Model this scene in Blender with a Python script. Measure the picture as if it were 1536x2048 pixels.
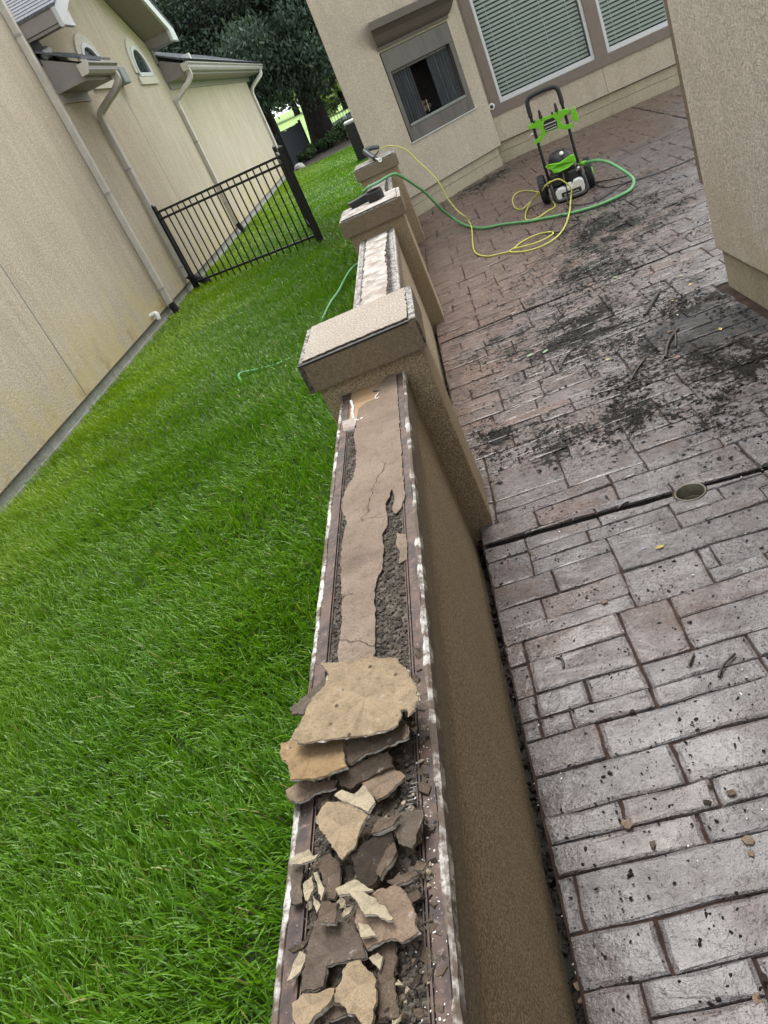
import bpy, bmesh, math, random
import numpy as np
from mathutils import Matrix, Vector, noise

random.seed(7); rng = np.random.default_rng(7)
R = math.radians
scene = bpy.context.scene
for o in list(bpy.data.objects): bpy.data.objects.remove(o)
col = scene.collection

# ------------------------------------------------------------------ camera, sky, sun, exposure
cam_d = bpy.data.cameras.new('camera'); cam = bpy.data.objects.new('camera', cam_d); col.objects.link(cam)
cam_d.sensor_fit = 'VERTICAL'; cam_d.sensor_height = 36.0; cam_d.lens = 1530.42/2048*36.0
cam_d.clip_start = 0.02; cam_d.clip_end = 3000
yaw, pitch, roll = R(-12.44), R(27.64), R(-26.17)
fw = Vector((math.sin(yaw)*math.cos(pitch), math.cos(yaw)*math.cos(pitch), -math.sin(pitch)))
rt = Vector((math.cos(yaw), -math.sin(yaw), 0)); up = rt.cross(fw)
rt, up = math.cos(roll)*rt+math.sin(roll)*up, -math.sin(roll)*rt+math.cos(roll)*up
cam.matrix_world = Matrix(((rt.x, up.x, -fw.x, 0), (rt.y, up.y, -fw.y, 0), (rt.z, up.z, -fw.z, 1.65), (0, 0, 0, 1)))
scene.camera = cam
SUN_EL, SUN_AZ = R(62), R(8)          # overcast, brightest ahead and to the left
world = bpy.data.worlds.new('World'); scene.world = world; world.use_nodes = True
wn = world.node_tree; wn.nodes.clear()
wo = wn.nodes.new('ShaderNodeOutputWorld'); wb = wn.nodes.new('ShaderNodeBackground')
sky = wn.nodes.new('ShaderNodeTexSky'); sky.sky_type = 'NISHITA'; sky.sun_disc = False
sky.sun_elevation = SUN_EL; sky.sun_rotation = SUN_AZ; sky.air_density = 1.0; sky.dust_density = 4.0; sky.ozone_density = 1.0
hs = wn.nodes.new('ShaderNodeHueSaturation'); hs.inputs['Saturation'].default_value = 0.42
wmix = wn.nodes.new('ShaderNodeMix'); wmix.data_type = 'RGBA'; wmix.inputs[0].default_value = 0.6      # cloud deck veiling the blue
wmix.inputs[7].default_value = (6.6, 7.0, 7.4, 1)
wn.links.new(sky.outputs[0], hs.inputs['Color']); wn.links.new(hs.outputs[0], wmix.inputs[6]); wn.links.new(wmix.outputs[2], wb.inputs['Color'])
wb.inputs['Strength'].default_value = 0.15
wn.links.new(wb.outputs[0], wo.inputs[0])
sd = bpy.data.lights.new('sun', 'SUN'); sd.energy = 1.3; sd.angle = R(35); sd.color = (1, .97, .92)
sun = bpy.data.objects.new('sun', sd); col.objects.link(sun)
sdir = Vector((math.sin(SUN_AZ)*math.cos(SUN_EL), math.cos(SUN_AZ)*math.cos(SUN_EL), math.sin(SUN_EL)))
sun.rotation_euler = sdir.to_track_quat('Z', 'Y').to_euler(); sun.location = (0, 0, 30)
vs = scene.view_settings; vs.view_transform = 'Standard'; vs.look = 'None'; vs.gamma = 1; vs.use_curve_mapping = False
vs.exposure = 1.68
scene.render.engine = 'CYCLES'
scene.cycles.max_bounces = 3; scene.cycles.diffuse_bounces = 2; scene.cycles.glossy_bounces = 2; scene.cycles.transmission_bounces = 2; scene.cycles.transparent_max_bounces = 8

# ------------------------------------------------------------------ helpers
def kids_setup(o, parent, loc=None):
    o.parent = parent
def tag(o, label=None, cat=None, group=None, kind=None):
    if label: o['label'] = label
    if cat: o['category'] = cat
    if group: o['group'] = group
    if kind: o['kind'] = kind
    return o
def empty(name, loc, label=None, cat=None, group=None, rotz=0):
    e = bpy.data.objects.new(name, None); col.objects.link(e); e.location = loc; e.rotation_euler = (0, 0, rotz)
    e.empty_display_size = .1
    return tag(e, label, cat, group)
def abs_matrix(o):
    m = o.matrix_basis.copy()
    return m if o.parent is None else abs_matrix(o.parent) @ o.matrix_parent_inverse @ m
def adopt(o, parent):
    """parent o without moving it"""
    if parent is not None:
        o.parent = parent
        o.matrix_parent_inverse = abs_matrix(parent).inverted()
    return o
class MB:
    def __init__(s, M=None): s.v = []; s.f = []; s.m = []; s.M = M
    def add(s, vs, fs, mi=0, M=None):
        b = len(s.v); MM = M if M is not None else s.M
        for p in vs:
            p = Vector(p)
            if MM is not None: p = MM @ p
            s.v.append(tuple(p))
        for f in fs: s.f.append(tuple(b+i for i in f)); s.m.append(mi)
        return s
    def box(s, x0, x1, y0, y1, z0, z1, mi=0, M=None):
        return s.add([(x0,y0,z0),(x1,y0,z0),(x1,y1,z0),(x0,y1,z0),(x0,y0,z1),(x1,y0,z1),(x1,y1,z1),(x0,y1,z1)],
              [(0,3,2,1),(4,5,6,7),(0,1,5,4),(1,2,6,5),(2,3,7,6),(3,0,4,7)], mi, M)
    def prism(s, poly, z0, z1, mi=0, ms=None, M=None):
        n = len(poly); a = sum(poly[i][0]*poly[(i+1)%n][1]-poly[(i+1)%n][0]*poly[i][1] for i in range(n))
        if a < 0: poly = poly[::-1]
        vs = [(p[0],p[1],z0) for p in poly]+[(p[0],p[1],z1) for p in poly]
        s.add(vs, [tuple(range(n-1,-1,-1)), tuple(range(n,2*n))], mi, M)
        b = len(s.v)-2*n
        for i in range(n):
            j = (i+1) % n; s.f.append((b+i,b+j,b+n+j,b+n+i)); s.m.append(mi if ms is None else ms)
        return s
    def xprism(s, poly, x0, x1, mi=0, M=None):
        """polygon in (y,z) extruded along x"""
        T = Matrix(((0,0,1,0),(1,0,0,0),(0,1,0,0),(0,0,0,1)))
        MM = T if (M or s.M) is None else (M or s.M) @ T
        return s.prism(poly, x0, x1, mi, M=MM)
    def yprism(s, poly, y0, y1, mi=0, M=None):
        """polygon in (x,z) extruded along y"""
        T = Matrix(((1,0,0,0),(0,0,1,0),(0,1,0,0),(0,0,0,1)))
        MM = T if (M or s.M) is None else (M or s.M) @ T
        b = len(s.f); s.prism(poly, y0, y1, mi, M=MM)
        for i in range(b, len(s.f)): s.f[i] = s.f[i][::-1]
        return s
    def tube(s, path, r, seg=8, mi=0, phase=0, cap=True, ribs=None):
        P = [Vector(p) for p in path]; n = len(P); rings = []
        prevN = None
        for i, p in enumerate(P):
            t = (P[min(i+1,n-1)]-P[max(i-1,0)]).normalized()
            if prevN is None:
                ref = Vector((0,0,1)) if abs(t.z) < .9 else Vector((0,1,0))
                nn = ref.cross(t).normalized()
            else:
                nn = (prevN - t*prevN.dot(t)).normalized()
            prevN = nn; bb = t.cross(nn)
            rr = r[i] if isinstance(r, (list, tuple)) else r
            rings.append([p + rr*(math.cos(phase+2*math.pi*k/seg)*nn+math.sin(phase+2*math.pi*k/seg)*bb) for k in range(seg)])
        vs = [q for ring in rings for q in ring]; fs = []
        for i in range(n-1):
            for k in range(seg):
                k2 = (k+1) % seg; fs.append((i*seg+k, i*seg+k2, (i+1)*seg+k2, (i+1)*seg+k))
        if cap: fs.append(tuple(range(seg-1,-1,-1))); fs.append(tuple((n-1)*seg+k for k in range(seg)))
        return s.add(vs, fs, mi)
    def lathe(s, prof, seg=24, mi=0, M=None, cap=True):
        """profile [(r,z)] about z"""
        vs = []; fs = []; n = len(prof)
        for (r, z) in prof:
            for k in range(seg): vs.append((r*math.cos(2*math.pi*k/seg), r*math.sin(2*math.pi*k/seg), z))
        for i in range(n-1):
            for k in range(seg):
                k2 = (k+1) % seg; fs.append((i*seg+k, i*seg+k2, (i+1)*seg+k2, (i+1)*seg+k))
        if cap: fs.append(tuple(range(seg-1,-1,-1))); fs.append(tuple((n-1)*seg+k for k in range(seg)))
        return s.add(vs, fs, mi, M)
    def mesh(s, name, mats, smooth=False, bevel=0, bseg=2):
        me = bpy.data.meshes.new(name); me.from_pydata(s.v, [], s.f)
        for m in (mats if isinstance(mats, (list, tuple)) else [mats]): me.materials.append(m)
        me.polygons.foreach_set('material_index', s.m)
        bm = bmesh.new(); bm.from_mesh(me)
        if bevel:
            es = [e for e in bm.edges if len(e.link_faces) == 2 and e.calc_face_angle(0) > .6]
            bmesh.ops.bevel(bm, geom=es, offset=bevel, segments=bseg, profile=.6, affect='EDGES', clamp_overlap=True)
        bmesh.ops.recalc_face_normals(bm, faces=bm.faces)
        bm.to_mesh(me); bm.free()
        if smooth:
            me.polygons.foreach_set('use_smooth', [True]*len(me.polygons))
        me.update()
        return me
    def obj(s, name, mats, parent=None, smooth=False, bevel=0, bseg=2, label=None, cat=None, group=None, kind=None):
        o = bpy.data.objects.new(name, s.mesh(name, mats, smooth, bevel, bseg)); col.objects.link(o)
        adopt(o, parent)
        return tag(o, label, cat, group, kind)
def spline(pts, n=8):
    """Catmull-Rom through the points"""
    P = [Vector(p) for p in pts]; out = []
    for i in range(len(P)-1):
        p0, p1, p2, p3 = P[max(i-1,0)], P[i], P[i+1], P[min(i+2,len(P)-1)]
        for k in range(n):
            t = k/n
            out.append(.5*((2*p1)+(-p0+p2)*t+(2*p0-5*p1+4*p2-p3)*t*t+(-p0+3*p1-3*p2+p3)*t**3))
    out.append(P[-1]); return out
def ragged(poly, amp, step, seed=0):
    rr = random.Random(seed); out = []
    n = len(poly)
    for i in range(n):
        a = Vector(poly[i][:2]); b = Vector(poly[(i+1)%n][:2]); d = b-a; L = d.length
        k = max(1, int(L/step)); nrm = Vector((-d.y, d.x))/(L+1e-9)
        for j in range(k):
            t = j/k
            off = rr.uniform(-amp, amp)*(1 if j else .5)
            out.append(tuple(a+d*t+nrm*off))
    return out
def big_mesh(name, verts, faces_list, mats, mat_idx=None, attr=None, parent=None, smooth=False, **kw):
    """fast mesh: faces_list = [array (n,k)...]"""
    me = bpy.data.meshes.new(name)
    me.vertices.add(len(verts)); me.vertices.foreach_set('co', np.asarray(verts, np.float32).ravel())
    loops = np.concatenate([f.ravel() for f in faces_list]); tot = np.concatenate([np.full(len(f), f.shape[1]) for f in faces_list])
    start = np.concatenate([[0], np.cumsum(tot)[:-1]])
    me.loops.add(len(loops)); me.loops.foreach_set('vertex_index', loops.astype(np.int32))
    me.polygons.add(len(tot)); me.polygons.foreach_set('loop_start', start.astype(np.int32)); me.polygons.foreach_set('loop_total', tot.astype(np.int32))
    for m in (mats if isinstance(mats, (list, tuple)) else [mats]): me.materials.append(m)
    if mat_idx is not None: me.polygons.foreach_set('material_index', mat_idx)
    me.polygons.foreach_set('use_smooth', np.full(len(tot), smooth))
    if attr is not None:
        for an, av in attr.items():
            a = me.attributes.new(an, 'FLOAT', 'POINT'); a.data.foreach_set('value', np.asarray(av, np.float32))
    me.update(calc_edges=True); me.validate()
    o = bpy.data.objects.new(name, me); col.objects.link(o); adopt(o, parent); tag(o, **kw)
    return o

# ------------------------------------------------------------------ materials
class NT:
    def __init__(s, name):
        s.mat = bpy.data.materials.new(name); s.mat.use_nodes = True; s.t = s.mat.node_tree
        s.b = s.t.nodes['Principled BSDF']; s.out = s.t.nodes['Material Output']
        g = s.t.nodes.new('ShaderNodeTexCoord'); s.pos = g.outputs['Object']
        s.geo = s.t.nodes.new('ShaderNodeNewGeometry')
    def n(s, typ, **kw):
        nd = s.t.nodes.new(typ)
        for k, v in kw.items():
            if k in nd.inputs.keys(): s.set(nd.inputs[k], v)
            else: setattr(nd, k, v)
        return nd
    def set(s, inp, v):
        if isinstance(v, bpy.types.NodeSocket): s.t.links.new(v, inp)
        else: inp.default_value = v
    def map(s, scale, rot=(0,0,0), loc=(0,0,0), src=None):
        m = s.t.nodes.new('ShaderNodeMapping'); m.inputs['Scale'].default_value = scale if isinstance(scale, tuple) else (scale,)*3
        m.inputs['Rotation'].default_value = rot; m.inputs['Location'].default_value = loc
        s.t.links.new(src or s.pos, m.inputs['Vector']); return m.outputs[0]
    def noise(s, scale, detail=4, rough=.6, vec=None, dist=0):
        nd = s.n('ShaderNodeTexNoise', Scale=scale, Detail=detail, Roughness=rough, Distortion=dist); s.t.links.new(vec or s.pos, nd.inputs['Vector'])
        return nd.outputs['Fac']
    def vor(s, scale, feature='F1', vec=None, rand=1):
        nd = s.n('ShaderNodeTexVoronoi', feature=feature); nd.inputs['Scale'].default_value = scale; nd.inputs['Randomness'].default_value = rand
        s.t.links.new(vec or s.pos, nd.inputs['Vector']); return nd.outputs['Distance']
    def ramp(s, fac, stops, interp='LINEAR'):
        nd = s.t.nodes.new('ShaderNodeValToRGB'); e = nd.color_ramp.elements; nd.color_ramp.interpolation = interp
        while len(e) < len(stops): e.new(.5)
        for el, (p, c) in zip(e, stops):
            el.position = p; el.color = (c, c, c, 1) if isinstance(c, (int, float)) else (*c[:3], 1)
        s.t.links.new(fac, nd.inputs[0]); return nd.outputs[0]
    def mix(s, f, a, b, blend='MIX'):
        nd = s.t.nodes.new('ShaderNodeMix'); nd.data_type = 'RGBA'; nd.blend_type = blend
        s.set(nd.inputs[0], f)
        for inp, v in ((nd.inputs[6], a), (nd.inputs[7], b)):
            if isinstance(v, bpy.types.NodeSocket): s.t.links.new(v, inp)
            else: inp.default_value = (*v[:3], 1)
        return nd.outputs[2]
    def math(s, op, a, b=0.0, c=None):
        nd = s.t.nodes.new('ShaderNodeMath'); nd.operation = op; s.set(nd.inputs[0], a); s.set(nd.inputs[1], b)
        if c is not None: s.set(nd.inputs[2], c)
        return nd.outputs[0]
    def sep(s, src=None):
        nd = s.t.nodes.new('ShaderNodeSeparateXYZ'); s.t.links.new(src or s.pos, nd.inputs[0]); return nd.outputs
    def bump(s, h, strength=.5, dist=.01, prev=None):
        nd = s.n('ShaderNodeBump', Strength=strength, Distance=dist); s.t.links.new(h, nd.inputs['Height'])
        if prev is not None: s.t.links.new(prev, nd.inputs['Normal'])
        s.t.links.new(nd.outputs[0], s.b.inputs['Normal']); return nd.outputs[0]
    def fin(s, color=None, rough=None, metal=None, spec=None):
        if color is not None:
            if isinstance(color, bpy.types.NodeSocket): s.t.links.new(color, s.b.inputs['Base Color'])
            else: s.b.inputs['Base Color'].default_value = (*color[:3], 1)
        if rough is not None: s.set(s.b.inputs['Roughness'], rough)
        if metal is not None: s.set(s.b.inputs['Metallic'], metal)
        if spec is not None: s.set(s.b.inputs['Specular IOR Level'], spec)
        return s.mat
MATS = {}
def plain(name, c, rough=.5, metal=0, var=.12, scale=30, bump=0):
    k = NT(name); nz = k.noise(scale, 5, .65)
    f = k.ramp(nz, [(.3, 1-var), (.7, 1+var)])
    k.fin(k.mix(1, c, f, 'MULTIPLY'), rough, metal)
    if bump: k.bump(nz, bump, .004)
    MATS[name] = k.mat; return k.mat
def stucco(name, c, c2, grain=260, bump=.5, stain=None, streak=.25, con=.5):
    k = NT(name)
    big = k.noise(1.3, 5, .6); st = k.noise(3.5, 5, .65, vec=k.map((2.2, 2.2, .25)))
    fine = k.noise(grain, 3, .7); lump = k.vor(grain*.28)
    c0 = k.mix(k.ramp(big, [(.35, 0), (.65, 1)]), c, c2)
    c0 = k.mix(k.math('MULTIPLY', k.ramp(st, [(.4, 1), (.62, 0)]), streak), c0, tuple(x*.62 for x in c))
    c0 = k.mix(k.ramp(fine, [(.35, .55), (.55, 0)]), c0, tuple(x*.55 for x in c))
    md = k.noise(grain*.6, 4, .75)
    c0 = k.mix(k.ramp(md, [(.40, con*1.3), (.50, 0)]), c0, tuple(x*.45 for x in c)); c0 = k.mix(k.ramp(md, [(.52, 0), (.62, con*1.2)]), c0, tuple(min(1, x*1.45) for x in c2))
    if stain is not None:
        z0, z1, sc = stain
        z = k.sep()[2]; zz = k.math('SUBTRACT', 1.0, k.math('DIVIDE', k.math('SUBTRACT', z, z0), z1-z0))
        m = k.math('MULTIPLY', k.math('MAXIMUM', zz, 0.0), k.ramp(k.noise(1.6, 5, .7), [(.42, 0), (.62, 1)]))
        c0 = k.mix(k.math('MINIMUM', m, .75), c0, sc)
        m2 = k.math('MULTIPLY', k.math('MAXIMUM', k.math('SUBTRACT', zz, .55), 0.0), k.ramp(k.noise(2.6, 4, .6), [(.55, 0), (.68, 1.4)]))
        c0 = k.mix(k.math('MINIMUM', m2, .8), c0, (.34, .21, .06))
    h = k.math('ADD', k.math('MULTIPLY', fine, .7), k.math('MULTIPLY', lump, .35)); h = k.math('ADD', h, k.math('MULTIPLY', md, 1.6))
    k.bump(h, bump, .006)
    k.fin(c0, .9, spec=.25); MATS[name] = k.mat; return k.mat

M_neigh = stucco('stucco_neighbour', (.53,.445,.335), (.60,.515,.395), 78, .7, stain=(.05, 1.15, (.52,.43,.22)), streak=.34, con=.27)
M_house = stucco('stucco_house', (.43,.365,.28), (.49,.42,.325), 100, .5, con=.2)
M_wing = stucco('stucco_wing', (.53,.47,.385), (.59,.53,.445), 110, .7, stain=(.2, .75, (.42,.35,.24)), con=.28)
M_wallst = stucco('stucco_wall', (.31,.24,.15), (.365,.287,.185), 300, .4, streak=.3, con=.68)
M_capst = stucco('stucco_cap', (.20,.155,.105), (.24,.19,.13), 230, .6, streak=.2, con=.3)
M_found = stucco('painted_foundation', (.36,.31,.215), (.42,.365,.26), 60, .12, streak=.3, con=.12)
k = NT('stucco_skin'); n1 = k.noise(5, 5, .65); n2 = k.noise(190, 4, .75); n3 = k.noise(2.4, 4, .6, dist=.8); n4 = k.noise(34, 5, .7)
wv = k.t.nodes.new('ShaderNodeVectorMath'); wv.operation = 'ADD'; k.t.links.new(k.pos, wv.inputs[0])
nv = k.n('ShaderNodeTexNoise', Scale=14.0, Detail=4.0); k.t.links.new(k.pos, nv.inputs['Vector'])
sc_ = k.t.nodes.new('ShaderNodeVectorMath'); sc_.operation = 'SCALE'; sc_.inputs['Scale'].default_value = .07; k.t.links.new(nv.outputs['Color'], sc_.inputs[0]); k.t.links.new(sc_.outputs[0], wv.inputs[1])
ck = k.vor(4.2, 'DISTANCE_TO_EDGE', vec=wv.outputs[0])
c0 = k.mix(k.ramp(n1, [(.35, 0), (.65, 1)]), (.185,.140,.106), (.26,.204,.160))
c0 = k.mix(k.ramp(n4, [(.35, .45), (.5, 0)]), c0, (.12,.09,.068))
c0 = k.mix(k.ramp(n3, [(.56, 0), (.70, .6)]), c0, (.075,.058,.046))
c0 = k.mix(k.ramp(n2, [(.36, .6), (.5, 0)]), c0, (.075,.055,.04))
crk = k.math('MULTIPLY', k.ramp(ck, [(.002, 1), (.007, 0)]), k.ramp(k.noise(3.1, 3, .5), [(.48, 0), (.56, 1)])); c0 = k.mix(k.math('MULTIPLY', crk, .8), c0, (.03,.022,.017))
k.bump(k.math('SUBTRACT', k.math('ADD', n2, n4), crk), .7, .006); M_skin = k.fin(c0, .9, spec=.2)
def fragmat(name, c, speck=.4):
    k = NT(name); n1 = k.noise(22, 5, .65); n2 = k.noise(150, 4, .75); v = k.vor(34)
    c0 = k.mix(k.ramp(n1, [(.35, 0), (.65, 1)]), tuple(x*.82 for x in c), tuple(min(1, x*1.15) for x in c))
    c0 = k.mix(k.ramp(v, [(.10, min(1, speck*2.2)), (.16, 0)]), c0, (.05,.03,.02))
    c0 = k.mix(k.ramp(n2, [(.3, .5), (.5, 0)]), c0, tuple(x*.6 for x in c))
    n3 = k.noise(48, 5, .75); c0 = k.mix(k.ramp(n3, [(.38, .5), (.48, 0)]), c0, tuple(x*.5 for x in c)); c0 = k.mix(k.ramp(n3, [(.60, 0), (.70, .6)]), c0, (.42,.40,.36))
    k.bump(k.math('ADD', n2, k.math('MULTIPLY', n3, 1.6)), .8, .006)
    MATS[name] = k.fin(c0, .92, spec=.2); return k.mat
FM = {'tan': fragmat('fragment_tan', (.300,.228,.148)), 'tan2': fragmat('fragment_rosy', (.225,.165,.118)), 'orange': fragmat('fragment_orange', (.265,.182,.098)),
      'brown': fragmat('fragment_brown', (.118,.088,.064)), 'dark': fragmat('fragment_dark', (.066,.050,.036)), 'grey': fragmat('fragment_grey', (.115,.094,.072)),
      'greybrown': fragmat('fragment_greybrown', (.112,.088,.069)), 'mud': fragmat('fragment_mud', (.040,.031,.023)), 'cream': fragmat('fragment_cream', (.37,.315,.22), .15)}
def chalky(name, a, b, scale=60, lo=.45, hi=.55):
    k = NT(name); n1 = k.noise(scale, 5, .7); n2 = k.noise(240, 2, .6)
    c0 = k.mix(k.ramp(n1, [(lo, 0), (hi, 1)]), a, b)
    k.bump(k.math('ADD', n1, n2), .6, .004); MATS[name] = k.fin(c0, .85); return k.mat
M_chalk = chalky('chalk_edge', (.15,.12,.09), (.52,.50,.46), 28, .44, .54)
M_chalkw = chalky('chalk_white', (.40,.36,.30), (.72,.71,.68), 70, .30, .5)
M_rust = NT('rusty_bead'); k = M_rust; n1 = k.noise(22, 5, .7); n2 = k.noise(90, 4, .7)
c0 = k.mix(k.ramp(n1, [(.4, 0), (.6, 1)]), (.035,.024,.022), (.10,.06,.045)); c0 = k.mix(k.ramp(n2, [(.60, 0), (.70, .8)]), c0, (.26,.22,.18))
k.bump(n2, .5, .003); M_rust = k.fin(c0, .7)
k = NT('bead_edge'); n1 = k.noise(7, 5, .7); n2 = k.noise(70, 5, .7)
c0 = k.mix(k.ramp(n1, [(.49, 0), (.57, 1)]), (.115,.085,.066), (.50,.485,.46)); c0 = k.mix(k.ramp(n2, [(.5, 0), (.62, .85)]), c0, (.10,.07,.05))
k.bump(n2, .7, .004); M_beadedge = k.fin(c0, .8)
M_core = chalky('mortar_core', (.040,.032,.024), (.105,.088,.066), 45)
M_pebble = chalky('mortar_pebbles', (.045,.037,.029), (.135,.112,.088), 30, .4, .6)
M_ply = NT('plywood'); k = M_ply; n1 = k.noise(8, 5, .6, vec=k.map((1, 14, 1)))
M_ply = k.fin(k.mix(k.ramp(n1, [(.35, 0), (.65, 1)]), (.24,.145,.07), (.34,.23,.13)), .8)
M_black = plain('black_plastic', (.012,.012,.013), .42)
M_blackm = plain('black_metal', (.006,.0065,.008), .55)
M_rubber = plain('rubber', (.018,.018,.019), .7)
M_green = plain('green_plastic', (.16,.50,.02), .35, var=.05)
M_white = plain('white_plastic', (.70,.70,.66), .35, var=.05)
M_offw = plain('white_paint', (.52,.525,.52), .5, var=.06)
M_hoseg = plain('garden_hose_green', (.10,.30,.11), .38, var=.15, scale=60)
M_hosey = plain('pressure_hose_yellow', (.50,.50,.10), .4, var=.12, scale=60)
M_trimg = plain('taupe_trim', (.26,.23,.215), .6, var=.1, scale=8)
M_gutter = plain('gutter_paint', (.35,.312,.30), .45, var=.12, scale=5)
M_ds = plain('downspout_paint', (.52,.475,.42), .5, var=.14, scale=6)
M_brownt = plain('brown_trim', (.165,.128,.105), .65, var=.1, scale=12)
M_mantel = plain('mantel_paint', (.088,.068,.054), .6, var=.12, scale=9)
M_conc = stucco('foundation_concrete', (.36,.35,.315), (.44,.43,.39), 60, .2, streak=.5, con=.15)
M_soil = chalky('soil', (.004,.0035,.003), (.014,.012,.009), 40)
M_mulch = chalky('mulch', (.012,.009,.007), (.05,.036,.025), 20)
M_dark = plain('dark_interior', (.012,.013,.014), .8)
M_frame = NT('fireplace_metal'); k = M_frame; n1 = k.noise(5, 5, .65, vec=k.map((2, 2, .4)))
M_frame = k.fin(k.mix(k.ramp(n1, [(.35, 0), (.65, 1)]), (.062,.051,.043), (.115,.098,.084)), k.ramp(n1, [(.3, .38), (.7, .6)]), 0)
M_mesh = NT('mesh_curtain'); k = M_mesh; w = k.noise(26, 3, .6, vec=k.map((4, 4, .15)))
k.bump(w, .9, .02); M_mesh = k.fin(k.mix(k.ramp(w, [(.35, 0), (.65, 1)]), (.022,.025,.028), (.055,.060,.066)), .6, 0)
M_firebrick = plain('fire_brick', (.065,.057,.054), .85, var=.3)
M_log = plain('ceramic_log', (.14,.09,.06), .9, var=.5, scale=40, bump=.6)
M_steel = plain('bare_steel', (.45,.44,.42), .35, .8)
M_lens = plain('dark_glass', (.01,.01,.012), .08)
k = NT('window_pane'); g = k.n('ShaderNodeBsdfGlossy', Roughness=.02); g.inputs['Color'].default_value = (.8,.9,.88,1); t = k.n('ShaderNodeBsdfTransparent'); t.inputs['Color'].default_value = (.93,.97,.96,1)
fr = k.n('ShaderNodeFresnel', IOR=1.5); mx = k.n('ShaderNodeMixShader')
k.t.links.new(fr.outputs[0], mx.inputs[0]); k.t.links.new(t.outputs[0], mx.inputs[1]); k.t.links.new(g.outputs[0], mx.inputs[2]); k.t.links.new(mx.outputs[0], k.out.inputs[0])
M_pane = k.mat
M_slat = plain('blind_slat', (.90,.94,.95), .45, var=.04)
k = NT('arch_glass'); M_archglass = k.fin((.02,.03,.035), .05, spec=.9)
M_shingle = NT('shingle'); k = M_shingle; n1 = k.noise(40, 3, .7); n2 = k.vor(9, vec=k.map((1, 3, 1)))
M_shingle = k.fin(k.mix(k.ramp(n1, [(.35, 0), (.65, 1)]), (.045,.05,.06), (.15,.16,.18)), .9)
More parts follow.
